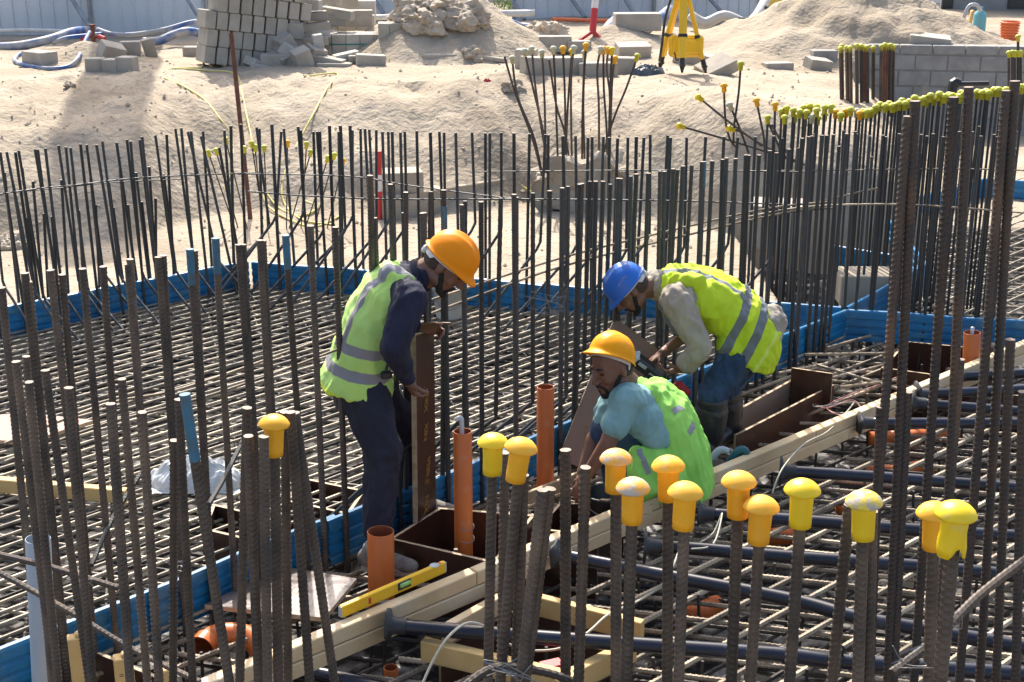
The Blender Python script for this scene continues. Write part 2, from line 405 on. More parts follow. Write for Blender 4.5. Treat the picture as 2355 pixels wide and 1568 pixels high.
# chair spacers standing between the layers
# mat between the near formwork and the timber, and the one in front of the timber
T0, T1 = on(782, 1511, .02), on(1976, 995, .02); TD = (T1 - T0).normalized(); TN = Vector((-TD.y, TD.x, 0)) # TN points away from camera (left/back)
mid = [(p.x, p.y) for p in [T0 - TD * 3 + TN * .12, T1 + TD * 2.4 + TN * .12, LE + RD * 2.3 - Vector((0, .05, 0)), LE, FS]]
HOLES += [[(q.x, q.y) for q in P] for P in ([on(1012, 1168, .08), on(1225, 1185, .08), on(1135, 1285, .08), on(900, 1238, .08)], [on(1822, 880), on(1912, 897), on(1700, 1000), on(1690, 950)], [on(2085, 785, .04), on(2300, 805, .04), on(2230, 872, .04), on(2030, 845, .04)], [on(1045, 1440, .0), on(1225, 1372, .0), on(1470, 1436, .0), on(1290, 1556, .0), on(985, 1480, .0)], [on(700, 1100, .03), on(835, 1128, .03), on(800, 1180, .03), on(660, 1150, .03)])]
PITS = [ [on(1000,1180),on(1225,1160),on(1150,1330),on(905,1262)], [on(1700,945),on(1915,850),on(1915,905),on(1700,1010)], [on(2090,790),on(2330,770),on(2200,880),on(2090,860)] ]
def inpit(A, B): return False
G2 = 'bars of the open mat between blue sheet and timber'
mat_lines(mid, TD, .16, -.03, .0105, 'ribbed steel bar in the open mat between the blue sheet and the timber beam', G2, 'mat_steel', True)
mat_lines(mid, RD, .2, -.052, .0105, 'ribbed steel bar in the open mat between the blue sheet and the timber beam', G2, 'mat_steel', True)
near = [(p.x, p.y) for p in [T0 - TD * 3 - TN * .03, T1 + TD * 2.4 - TN * .03, Vector((5.2, 8.2, 0)), Vector((4.2, 3.2, 0)), Vector((.5, 2.6, 0)), Vector((-2.2, 2.9, 0))]]
G3 = 'bars of the ribbed mat under the navy pipes'
mat_lines(near, TD, .17, -.05, .0115, 'ribbed steel bar in the mat under the navy pipes', G3, 'mat_steel', True)
mat_lines(near, RD, .15, -.074, .0105, 'ribbed steel bar in the mat under the navy pipes', G3, 'mat_steel', True)
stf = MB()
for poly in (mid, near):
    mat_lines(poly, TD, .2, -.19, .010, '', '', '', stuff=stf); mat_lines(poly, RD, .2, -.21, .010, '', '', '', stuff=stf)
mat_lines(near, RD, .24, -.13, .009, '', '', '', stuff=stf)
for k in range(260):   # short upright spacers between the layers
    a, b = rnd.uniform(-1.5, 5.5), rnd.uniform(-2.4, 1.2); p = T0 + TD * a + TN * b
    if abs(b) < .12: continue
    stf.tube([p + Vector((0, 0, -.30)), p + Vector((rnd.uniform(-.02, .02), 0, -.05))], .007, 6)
tag(stf.build('under_mat_bars', 'under_steel_shaded'), 'crossing steel bars and spacers in the lower layers around the timber', kind='stuff')
# far raft at the right
q1, q2, q3 = on(1990, 775), on(2130, 660), on(2120, 430)
far = [(p.x, p.y) for p in [LE + RD * .15 + Vector((0, .06, 0)), q2, q3, on(2700, 370), LE + RD * 3.2 + Vector((0, .06, 0))]]
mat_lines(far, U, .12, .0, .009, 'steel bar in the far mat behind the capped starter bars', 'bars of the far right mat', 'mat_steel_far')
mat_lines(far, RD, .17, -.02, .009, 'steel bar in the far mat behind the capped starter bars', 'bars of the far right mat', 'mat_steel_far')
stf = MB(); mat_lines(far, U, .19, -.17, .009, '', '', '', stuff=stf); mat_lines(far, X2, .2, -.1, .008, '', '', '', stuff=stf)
tag(stf.build('lower_far_mat_bars', 'under_steel_shaded'), 'crossing steel bars in the lower layers of the far right mat', kind='stuff')

# ---------------------------------------------------------------- blue sheet formwork
def sheet(pts, label, h=.215, z0=-.03, rolled=True, name='blue_formwork_sheet'):
    prof = [(0, 0), (0, .028), (.008, .034), (.008, .046), (0, .052), (0, .082), (.008, .088), (.008, .100), (0, .106), (0, .136), (.008, .142), (.008, .154), (0, .160), (0, h - .012), (.006, h), (.018, h + .004), (.026, h - .004), (.026, h - .02)]
    m = MB(); P = [Vector(p) for p in pts]; rows = []; Q = []
    for i in range(len(P) - 1):
        k = max(2, int((P[i + 1] - P[i]).length / .35))
        Q += [P[i].lerp(P[i + 1], j / k) for j in range(k)]
    Q.append(P[-1]); vs = []; npf = len(prof)
    for i, p in enumerate(Q):
        t = (Q[min(i + 1, len(Q) - 1)] - Q[max(i - 1, 0)]).normalized(); nn = Vector((t.y, -t.x, 0))
        wv = rnd.uniform(-.008, .008); wh = rnd.uniform(-.006, .006)
        for th in (0, 1):
            for o_, z in (prof if th == 0 else prof[::-1]):
                vs.append(p + nn * (-o_ - th * .0015 + wv * (z / h)) + Vector((0, 0, z0 + z + wh * (z / h))))
    M_ = npf * 2; fs = []
    for i in range(len(Q) - 1):
        for k in range(M_): fs.append((i * M_ + k, i * M_ + (k + 1) % M_, (i + 1) * M_ + (k + 1) % M_, (i + 1) * M_ + k))
    m.add(vs, fs); o = m.build(name, 'blue_paint', loc=P[0]); return tag(o, label, 'formwork sheet', 'blue formwork sheets round the raft')
NBo = Vector((0, .03, 0))
sheet([LA - UD * 3.4, LB], 'ridged blue formwork sheet closing the back left side of the raft')
sheet([LB + Vector((.02, 0, 0)), LB.lerp(LE, .52)], 'ridged blue formwork sheet from the far corner toward the bucket')
sheet([LB.lerp(LE, .515) + Vector((0, .03, 0)), LE + Vector((-.03, .05, 0))], 'ridged blue formwork sheet behind the man in the blue helmet')
s0 = on(715, 1262); s0 = LE - FD * (LE - s0).length
sheet([FS, s0 + FD * .06], 'ridged blue formwork sheet along the lower left in front of the dense mat')
sheet([s0 + Vector((.02, -.03, 0)), LE - FD * 1.6], 'ridged blue formwork sheet behind the legs of the man with the plywood board')
sheet([LE - FD * 1.65 + Vector((.01, -.02, 0)), LE], 'ridged blue formwork sheet right of the bending man, reaching the raft corner')
sheet([LE, LE + RD * 3.0], 'ridged blue formwork sheet running right from the raft corner')
sheet([LE + Vector((.03, .08, 0)), q2, q2 + Vector((.12, 1.6, 0))], 'ridged blue formwork sheet edging the far right mat')
sheet([on(1905, 625), on(2080, 655)], 'short blue formwork sheet beyond the raft corner', z0=.0)
sheet([on(2110, 500), on(2260, 455), on(2480, 470)], 'blue formwork sheet at the far edge of the far right mat')

# ---------------------------------------------------------------- starter bars
def lean(p, e=.02):
    return Vector((rnd.gauss(0, e), rnd.gauss(0, e), 1))
P1 = lambda L, ox=0, oy=0: [(ox + a * .3359, oy + b * .3359) for a, b in L]
# back left row
tops = P1([(0,1040),(45,1040),(105,1040),(127,1030),(240,1020),(258,1022),(310,1015),(400,995),(450,1005),(482,1010),(550,985),(592,990),(660,990),(700,965),(797,975),(868,955),(893,965),(955,957),(972,935),(1063,925),(1140,920),(1200,880),(1240,875),(1285,900),(1307,897),(1375,930),(1389,897),(1500,1010),(1535,890)])
tops = [(-50, 360), (-25, 352)] + tops
def kinked(top, wallfoot, inward, r, m, label, group, cat='starter bar', out=.34, kz=.26, ribbed=False):
    kz = kz * rnd.uniform(.85, 1.2); k = top.lerp(wallfoot, 1); k.z = kz
    foot = wallfoot + inward * out * rnd.uniform(.85, 1.15); foot.z = -.02
    mb = MB(); base = k + (top - k) * .04
    P = [top, k + (top - k) * .12, k + (top - k) * .03, k + (foot - k) * .06, foot]
    if ribbed:
        L = (top - k).length; n = int(L / .02); Q = [top.lerp(k, i / n) for i in range(n)] + [k, foot]
        rs = [r * (1.14 if i % 2 else 1) for i in range(n)] + [r, r]; mb.tube(Q, rs, 8)
    else: mb.tube(P, r, 8)
    o = mb.build('bent_starter_bar', m, loc=foot); return tag(o, label, cat, group)
GA = 'starter bars in the row along the back left blue sheet'
for i, (x, y) in enumerate(tops):
    A, B = LA + NB * .04, LB + NB * .04
    if i % 3 == 1: A, B = LA - NB * .10, LB - NB * .10
    T = onwall(x, y, A, B); d = lean(T, .02); d.x -= .03 + (.10 if i > 24 else 0) * (1 if i % 2 else -.2)
    foot = T - d * (T.z / d.z)
    if i % 2 and i < 27: kinked(T, foot, NB * .9 + V * .35, .0098, 'slate_steel', 'thin dark bar bent inward at its foot over the back left blue sheet', 'bent starter bars over the back left blue sheet')
    else: tag(bar(T, d, T.z + .1, .0104), 'thin dark upright bar in the row along the back left blue sheet', 'starter bar', GA)
# shorter thicker ones in the same row
for x, y in P1([(30,1180),(90,1260),(150,1150),(225,1240),(420,1230),(500,1190),(620,1210),(740,1230),(820,1150),(930,1180),(1020,1140),(1120,1190),(655,1400),(775,1420),(875,1400),(970,1380),(1065,1355),(190,1490),(355,1480),(300,1460),(540,1440),(2320,1110)]):
    T = onwall(x, y, LA - NB * .18, LB - NB * .18); tag(bar(T, lean(T, .03), T.z + .1, .0105), 'short thick dark bar among the taller bars of the back left row', 'starter bar', 'short bars of the back left row')
# back right row
tops = P1([(1580,860),(1648,850),(1755,870),(1775,880),(1860,850),(1925,900),(1942,880),(2040,865),(2060,890),(2145,900),(2170,900),(2190,900),(2255,860),(2318,900),(2332,860)]) + \
    P1([(0,858),(68,858),(85,890),(140,880),(170,880),(200,885),(248,888),(290,900),(330,900),(357,900),(413,905),(443,900),(525,895),(618,905),(680,900),(712,905),(792,908),(903,905),(995,910),(1025,910),(1103,908),(1190,910),(1297,915),(1405,920),(1425,922),(1525,930),(1612,930),(1697,940),(1725,935),(1803,935),(1842,940),(1900,945),(1970,940),(2028,935),(2080,940),(2123,920),(2243,925),(2262,940)], 781.7) + \
    P1([(45,940),(175,935),(300,935),(395,940),(515,935),(640,930),(700,945)], 1563.5)
VN = Vector((VD.y, -VD.x, 0))                            # into the raft from the back side
GB = 'starter bars in the row along the back right blue sheet'
for i, (x, y) in enumerate(tops):
    off = .04 if i % 3 else -.10
    T = onwall(x, y, LB + VN * off, LE + VN * off); d = lean(T, .012 if i > 8 else .03)
    foot = T - d * (T.z / d.z)
    if i % 3 == 2: kinked(T, foot, VN - VD * .9, .0100, 'slate_steel', 'dark bar bent toward the left at its foot over the back right blue sheet', 'bent starter bars over the back right blue sheet', kz=.5, out=.42)
    else: tag(bar(T, d, T.z + .1, 0.0125 if i % 4 == 0 else .0108), 'thin dark upright bar in the row along the back right blue sheet', 'starter bar', GB)
# near row along the front of the raft
tops = P1([(10,435),(170,335),(195,395),(345,315),(425,345),(565,305),(705,290),(878,275),(890,240),(1085,225),(1115,215),(1300,175),(1330,180),(1475,100),(1635,140),(1660,140),(1780,110),(1800,112),(1955,80),(2125,12),(2295,20)], 0, 515) + \
    P1([(205,1200),(235,1490),(345,1260),(450,1315),(435,1455),(575,1455),(562,1458),(620,1310),(710,1300),(712,1412),(855,1375),(835,1400),(965,1380),(1100,1355),(1190,1330),(1205,1350),(1320,1320),(1435,1305),(1520,1285),(1560,1275),(1640,1260),(1655,1255),(1710,1240),(1750,1240),(1800,1240),(1850,1260),(1905,1220),(1920,1222),(1990,1205),(2028,1190),(2110,1185),(2190,1170),(2220,1172),(2280,1155),(2310,1160),(2345,1140)], 781.7) + \
    P1([(20,1135),(80,1130),(150,1105),(162,1108),(220,1100),(290,1090),(318,1080),(380,1085),(450,1060),(468,1062),(540,1060),(615,1030),(660,1045),(745,1020),(835,945),(880,935),(905,930),(970,925),(1003,925),(1050,920),(1088,1000),(1140,915)], 1563.5)
GC = 'starter bars in the near row along the front of the dense mat'
bluetip = {11: 1, 13: 1, 18: 1, 30: 1, 60: 1}
for i, (x, y) in enumerate(tops):
    T = onwall(x, y, F0 - Vector((0, .05, 0)), LE - Vector((0, .05, 0))); d = lean(T, .010)
    L = T.z + .25; r = .0130 if i < 22 else .0115
    if i % 3 == 1 and 24 < i < 60:
        foot = T - d * (T.z / d.z); o = kinked(T, foot, Vector((-1, .02, 0)), .0105, 'slate_steel', 'ribbed dark bar curving down to the left into the dense mat behind the men', 'curved starter bars behind the men', kz=.40, out=.46, ribbed=True)
    else:
        o = bar(T, d, L, r, True, 'brown_steel' if i < 22 else 'slate_steel')
        if i < 22: tag(o, 'thick brown ribbed bar in the near row left of the standing man', 'starter bar', 'thick ribbed bars left of the standing man')
        else: tag(o, 'ribbed dark bar in the near row right of the standing man', 'starter bar', 'ribbed bars of the near row')
    if i in bluetip:
        tp = MB(); dd = d.normalized(); tp.tube([T + dd * .002, T - dd * .14], r * 1.2, 10); t = tp.build('painted_tip', 'tip_blue', o)
        t.matrix_parent_inverse = (Matrix.LocRotScale(o.location, o.rotation_euler, None)).inverted()
        o['label'] = ['ribbed bar with blue painted tip, ', 'ribbed bar with the longest blue tip, ', 'ribbed bar with faint blue tip, ', 'ribbed bar with small blue tip, ', 'ribbed bar with blue tip, '][list(bluetip).index(i)] + ['just right of the blue sheet corner', 'left of the far raft corner', 'between raft corner and standing man', 'above the helmet of the standing man', 'under the orange capped bent bars'][list(bluetip).index(i)]
        del o['group']
# right of the corner: row over the right blue sheet and the capped double row behind
tops = P1([(1200,900),(1300,930),(1390,925),(1410,935),(1500,915),(1600,905),(1650,920),(1690,930),(1733,915),(1800,935),(1860,900),(1912,900),(2000,900),(2060,930),(2150,920),(2240,890),(2300,900)], 1563.5)
for i, (x, y) in enumerate(tops):
    T = onwall(x, y, LE + Vector((0, .04, 0)), LE + RD + Vector((0, .04, 0))); tag(bar(T, lean(T, .012), T.z + .2, .0105, True, 'slate_steel'), 'ribbed dark bar in the row over the right blue sheet', 'starter bar', 'starter bars over the right blue sheet')
CAPS = [(600,790),(650,700),(695,745),(715,790),(730,725),(775,740),(785,780),(820,750),(848,720),(865,755),(890,710),(900,785),(932,715),(935,740),(942,795),(990,720),(990,770),(1035,715),(1065,750),(1100,770),(1135,745),(1168,735),(1210,745),(1230,760),(1255,745),(1278,750),(1310,745),(1340,720),(1368,700),(1405,710),(1430,695),(1455,710),(1478,705),(1500,695),(1518,675),(1540,695),(1570,680),(1605,655),(1640,670),(1672,660),(1700,675),(1715,640),(1738,660),(1775,630),(1778,665),(1810,645),(1840,635),(1862,640),(1885,645),(1915,645),(1925,620),(1950,625),(2035,615),(2070,620),(2095,610),(2110,622),(2150,600),(2180,600),(2205,610),(2230,600),(2255,605),(2330,580),(2358,580)]
def cap_mesh(key, dome, sleeve, R0=.0365, s=1.0, n=20, torn=False):
    # mushroom safety cap: origin at the top of the bar, sleeve hangs down
    prof = [(0, .0245), (.009, .0238), (.018, .0212), (.026, .0165), (.0325, .0100), (R0, .003), (R0 + .0005, 0), (R0 - .0015, -.0025), (.023, -.004)]
    sl = [(.0238, -.003), (.0236, -.012), (.0230, -.03), (.0228, -.031), (.0225, -.060), (.0222, -.076), (.0198, -.076), (.0198, -.02)]
    a = MB(); a.lathe([(r * s, z * s) for r, z in prof], n); b = MB(); b.lathe([(r * s, z * s) for r, z in sl], n)
    if torn:
        b.v = [(x, y, z + (.022 * s * max(0, math.sin(3 * math.atan2(y, x) + 1)) if z < -.05 * s else 0)) for x, y, z in b.v]
        b.v = [(x * (1.16 if z < -.045 * s else 1), y * (1.16 if z < -.045 * s else 1), z) for x, y, z in b.v]
    return a.mesh(key + '_dome', dome, True), b.mesh(key + '_sleeve', sleeve, True)
ln = on(1750, 640), on(2354, 720)
small = {}
for c in ('lime_plastic', 'orange_plastic', 'pale_plastic', 'yellow_plastic'):
    a = MB(); a.lathe([(0, .026), (.014, .024), (.024, .016), (.030, .004), (.030, -.002), (.019, -.004), (.018, -.045), (.0, -.045)], 12); small[c] = a.mesh('cap_' + c, c, True)
def small_cap(T, d, c, label, group):
    o = link('safety_cap', small[c]); o.location = T; o.rotation_euler = zaxis(d).to_euler(); return tag(o, label, 'safety cap', group)
for i, (x, y) in enumerate(P1(CAPS, 1563.5)):
    A, B = (ln if i % 2 else (ln[0] + Vector((0, .16, 0)), ln[1] + Vector((0, .16, 0))))
    T = onwall(x, y + 6, A, B); d = lean(T, .010); c = 'orange_plastic' if i in (1, 18, 20, 23) else ('pale_plastic' if i in (11, 22) else 'lime_plastic')
    tag(bar(T, d, T.z + .2, .0098), 'dark upright bar under a small cap in the double row behind the right blue sheet', 'starter bar', 'capped starter bars behind the right blue sheet')
    nm = {'orange_plastic': ('small orange cap in the long line of yellow caps', 'orange caps in the long yellow line'), 'pale_plastic': ('pale faded cap in the long line of yellow caps', 'pale caps in the long yellow line'), 'lime_plastic': ('small yellow cap in the long line topping the dense right bars', 'yellow caps of the long line')}[c]
    small_cap(T, d, c, nm[0], nm[1])
# more bars filling the dense rows at the right (uncapped, between the capped ones)
for i in range(15):
    x = 1830 + i * 35 + rnd.uniform(-6, 6); T = onwall(x, 330 - (x - 1830) * .02 + rnd.uniform(-35, 40), ln[0] + Vector((0, -.35, 0)), ln[1] + Vector((0, -.35, 0)))
    tag(bar(T, lean(T, .012), T.z + .2, .0098), 'uncapped dark bar standing among the dense capped bars at right', 'starter bar', 'uncapped bars among the dense right rows')

# horizontal ties
def tie(pts, r, m, label, k=4):
    mb = MB(); mb.tube(pts, r, 8, sm=k); o = mb.build('tie_bar', m, loc=pts[0]); return tag(o, label, 'tie bar', 'horizontal tie bars wired to the starter bars')
def wl(P, A, B, off=0): return [onwall(x, y, (A[0], A[1] + off), (B[0], B[1] + off)) for x, y in P]
tie(wl([(-40, 452), (100, 432), (180, 425), (330, 408), (600, 397)], LA + NB * .08, LB + NB * .08), .005, 'slate_steel', 'thin upper tie bar across the back left bars')
tie(wl([(-40, 442), (100, 436), (250, 420), (420, 412)], LA - NB * .06, LB - NB * .06), .004, 'slate_steel', 'thin lower tie bar crossing the back left bars')
tie(wl([(545, 400), (800, 405), (930, 425), (1120, 450), (1240, 462)], LB + VN * .07, LE + VN * .07), .005, 'slate_steel', 'tie bar sagging across the back right bars to the middle')
tie(wl([(570, 440), (700, 450), (900, 458), (1230, 458), (1560, 462), (1800, 470)], LB + VN * .10, LE + VN * .10), .0055, 'slate_steel', 'long tie bar running level across the back right bars')
tie(wl([(1080, 395), (1400, 392), (1640, 392), (1850, 396)], LB + VN * .02, LE + VN * .02), .004, 'slate_steel', 'short tie bar behind the bent capped bars')
tie(wl([(10, 1020), (240, 930), (420, 893), (700, 795), (860, 735), (1080, 660), (1300, 590), (1500, 540), (1760, 480), (1900, 465)], F0 + Vector((0, .0, 0)), LE), .0065, 'mat_steel', 'upper of the paired tie bars rising rightward past the standing man')
tie(wl([(10, 1062), (240, 975), (430, 925), (640, 855), (900, 755), (1100, 680), (1300, 610), (1560, 545), (1800, 490), (1920, 478)], F0 + Vector((0, -.02, 0)), LE + Vector((0, -.02, 0))), .0065, 'mat_steel', 'lower of the paired tie bars rising rightward past the standing man')
tie(wl([(1690, 505), (1850, 476), (2080, 470), (2360, 490)], LE + Vector((-.6, .02, 0)), LE + RD + Vector((0, .02, 0))), .006, 'mat_steel', 'tie bar running level behind the tall bars at right')
tie(wl([(1860, 470), (1960, 445), (2030, 430)], ln[0], ln[1], -.4), .006, 'mat_steel', 'short sloping tie bar among the dense right bars')
tie(wl([(1700, 393), (1900, 392), (2180, 388), (2360, 392)], ln[0], ln[1], -.3), .005, 'mat_steel', 'thin tie bar high on the dense right bars')

# ---------------------------------------------------------------- background on the plateau
def onground(x, y, t0=9.0):
    d = ray(x, y); o = Vector((0, 0, CAM_H)); t = t0
    while t < 45:
        p = o + d * t
        if p.z < ground_h(p.x, p.y): return p
        t += .03
    return on(x, y, .8)
def Rz(a): return Matrix.Rotation(a, 3, 'Z')
def fence(x0, x1, Y0, Y1, label, zb=.7, h=2.1, m='hoarding'):
    A, B = at(x0, 60, Y0), at(x1, 60, Y1); A.z = B.z = 0; d = B - A; L = d.length; d.normalize(); n = Vector((d.y, -d.x, 0))
    mb = MB(); vs = []; fs = []; s = 0; pts = []
    while s < L:
        pts += [(s, 0), (s + .165, .0), (s + .172, .022), (s + .186, .022)]; s += .193
    for s_, o_ in pts:
        p = A + d * s_ + n * o_; vs += [(p.x, p.y, zb), (p.x, p.y, zb + h)]
    for i in range(len(pts) - 1): fs.append((2 * i, 2 * i + 2, 2 * i + 3, 2 * i + 1))
    root = empty('site_fence', A + Vector((0, 0, zb)), label, 'hoarding fence')
    mb.add(vs, fs); mb.build('sheet_panel', m, root)
    k = int(L / 1.6)
    for i in range(k + 1):
        p = A + d * (i * L / max(k, 1)) + n * .06
        q = MB(); q.tube([p + Vector((0, 0, zb - .2)), p + Vector((0, 0, zb + h - .1))], .03, 8); q.build('post', 'galvanised', root)
    q = MB()
    q.tube([A + n * .05 + Vector((0, 0, zb + .12)), B + n * .05 + Vector((0, 0, zb + .12))], .02, 6); q.build('bottom_rail', 'galvanised', root)
    return root, A, B, d, n
f1 = fence(-60, 478, 20.6, 20.9, 'white ribbed hoarding fence behind the blue hoses at left')
def brace(a, b, label):
    mb = MB(); mb.tube([a, b], .032, 8); q = b + (b - a).normalized() * .01
    mb.box(b + Vector((0, 0, -.02)), (.14, .14, .02)); tag(mb.build('brace_pole', 'galvanised'), label, 'brace pole', 'slanting poles bracing the fence')
for (x0, y0, x1, y1, Y, l) in [(150, -25, 208, 64, 20.0, 'grey slanting pole meeting the hose valve at left'), (418, -25, 480, 76, 19.8, 'grey slanting pole at the right end of the left fence'),
        (845, -25, 882, 32, 22.6, 'grey slanting pole left of the sand and rock heap'), (1170, -10, 1205, 45, 22.6, 'grey slanting pole by the gap in the fence'),
        (1305, -15, 1345, 40, 22.6, 'grey slanting pole left of the red and white pole'), (1428, -15, 1465, 42, 22.6, 'grey slanting pole right of the red and white pole'), (1620, -15, 1665, 34, 23.0, 'thin slanting pole right of the yellow tripod')]:
    brace(at(x0, y0, Y + .3), at(x1, y1, Y), l)
fence(690, 1116, 23.0, 23.0, 'white ribbed fence behind the block stacks and rock heap')
fence(1180, 1500, 23.0, 23.2, 'white ribbed fence behind the red and white pole')
fence(1500, 1742, 23.4, 23.9, 'grey ribbed fence behind the yellow tripod')
# pieces glimpsed behind and between the fences
def house(x0, x1, ytop, ybot, Y, m, label, wins=(), name='site_building', cat='building', depth=3.):
    a, b = at(x0, ybot, Y), at(x1, ybot, Y); zt = at(x0, ytop, Y).z; zt = max(zt, a.z + 2.2)
    root = empty(name, ((a.x + b.x) / 2, Y, .7), label, cat)
    mb = MB(); mb.bbox(((a.x + b.x) / 2, Y + depth / 2, (zt + .6) / 2), (b.x - a.x, depth, zt - .6), .02); mb.build('wall', m, root)
    for (u0, u1, v0, v1, mm, nm) in wins:
        p, q = at(u0, v1, Y - .03), at(u1, v0, Y - .03)
        mb = MB(); mb.bbox(((p.x + q.x) / 2, Y - .012, (p.z + q.z) / 2), (abs(q.x - p.x), .05, abs(q.z - p.z)), .006); mb.build(nm, mm, root)
    return root
house(1728, 1848, -90, 36, 25.0, 'machine_yellow', 'yellow painted cabin wall behind the cream hose', [(1730, 1746, -60, 2, 'black_plastic', 'door')])
house(1995, 2162, -60, 37, 24.0, 'white_paint', 'white cabin with plank wall behind the tall sand heap', [(1995, 2162, 8, 9, 'galvanised', 'seam'), (1995, 2162, 20, 21, 'galvanised', 'seam')])
house(2150, 2440, -120, 52, 27.0, 'building_grey', 'grey concrete building at the upper right corner', [(2166, 2196, -40, 20, 'window_dark', 'window'), (2316, 2440, -40, 20, 'window_dark', 'window'), (2310, 2420, 26, 45, 'slab', 'ledge')])
house(1118, 1178, -60, 30, 27.0, 'concrete_pale', 'pale building seen through the gap in the fence', [(1120 + i * 8, 1125 + i * 8, 4, 14, 'window_dark', 'window') for i in range(7)])
house(484, 530, -60, 30, 25.0, 'concrete', 'grey building left of the leaning block stack', [(486, 518, -20, 26, 'clear_sheet', 'window')])
mb = MB(); a = at(1105, 60, 25); mb.tube([(a.x, 25, .6), (a.x + .02, 25, 3.6)], [.15, .12], 10, sm=0)
palm = empty('palm_tree', (a.x, 25, .7), 'brown palm trunk behind the gap in the fence', 'palm tree'); mb.build('trunk', 'red_rust' if 0 else 'rock', palm)
mb = MB()
for k in range(14):
    q = k * .9; P = [Vector((a.x + .02 + math.cos(q) * s, 25 + math.sin(q) * s, 3.6 + .5 * s - .55 * s * s)) for s in (0, .4, .8, 1.2, 1.5)]
    mb.tube(P, [.09, .12, .10, .06, .01], 4, sm=0)
mb.build('crown', 'leaf_green', palm)
mb = MB(); a = at(1170, 16, 24.2); r2 = random.Random(5)
for k in range(260):
    c = a + Vector((r2.gauss(0, .16), r2.gauss(0, .1), r2.gauss(0, .12))); s = .035
    u_ = Vector((r2.uniform(-1, 1), r2.uniform(-1, 1), r2.uniform(-1, 1))).normalized() * s; v_ = u_.orthogonal().normalized() * s * .5
    mb.add([c - u_, c + v_, c + u_, c - v_], [(0, 1, 2, 3)])
mb.tube([(a.x, a.y, .7), (a.x, a.y, a.z)], .015, 6)
tag(mb.build('garden_shrub', 'leaf_green'), 'small bright green shrub in the gap of the fence', 'shrub')

# concrete blocks -------------------------------------------------------
BM = {}
def block(p, size, rz=0., tilt=(0, 0), label='', group=None, m='concrete', name='concrete_block', cat='concrete block'):
    key = (size, m)
    if key not in BM:
        mb = MB(); mb.bbox((0, 0, size[2] / 2), size, .007); BM[key] = mb.mesh('block', m)
    o = link(name, BM[key]); o.location = p; o.rotation_euler = (tilt[0], tilt[1], rz); return tag(o, label, cat, group)
def gblock(x, y, size, rz=0., tilt=(0, 0), label='', group=None, m='concrete', dz=-.015, Y=None):
    p = onground(x, y) if Y is None else at(x, y, Y)
    return block(p + Vector((0, .08, dz)), size, rz, tilt, label, group, m)
gblock(88, 150, (.39, .24, .17), R(-38), (0, 0), 'large pale block lying alone above the blue hose loop')
gblock(216, 166, (.20, .20, .165), R(6), label='square end block, left one of the three in a row by the hose')
gblock(253, 166, (.165, .20, .155), R(2), label='narrow middle block of the three in a row by the hose')
gblock(289, 165, (.20, .20, .175), R(-8), label='square end block, right one of the three in a row by the hose')
gblock(246, 134, (.28, .20, .19), R(40), (R(22), R(16)), 'tilted block perched behind the row of three blocks')
gblock(297, 126, (.25, .20, .17), R(12), (0, 0), 'pale block leaning between tilted block and upright block')
gblock(345, 130, (.14, .20, .23), R(20), (0, R(-12)), 'upright block standing against the big blue hose')
gblock(452, 130, (.34, .2, .13), R(0), (0, 0), 'flat block half sunk in sand left of the stack')
# the leaning stack of blocks: six columns, seven courses, slipping to the left at the top
base = at(604, 168, 17.0); base.z = ground_h(base.x, 17.0) - .06
sk = R(0)
GS = 'blocks of the big leaning stack'
root = base
for c in range(7):
    for k in range(8):
        dx = (k - 4.2) * .1275 + c * .012 * (1 if c % 2 else -1) + (.05 if c >= 3 else 0) + rnd.uniform(-.004, .004)
        lz = c * .2015 - dx * .16; px = base.x + dx + .03 * (c - 3)
        block(Vector((px + .10 * 0, base.y + dx * .55 + rnd.uniform(-.008, .008), base.z + lz)), (.126, .39, .2), R(27), (R(0), R(9)), 'grey block packed into the big leaning stack by the rusty post', GS)
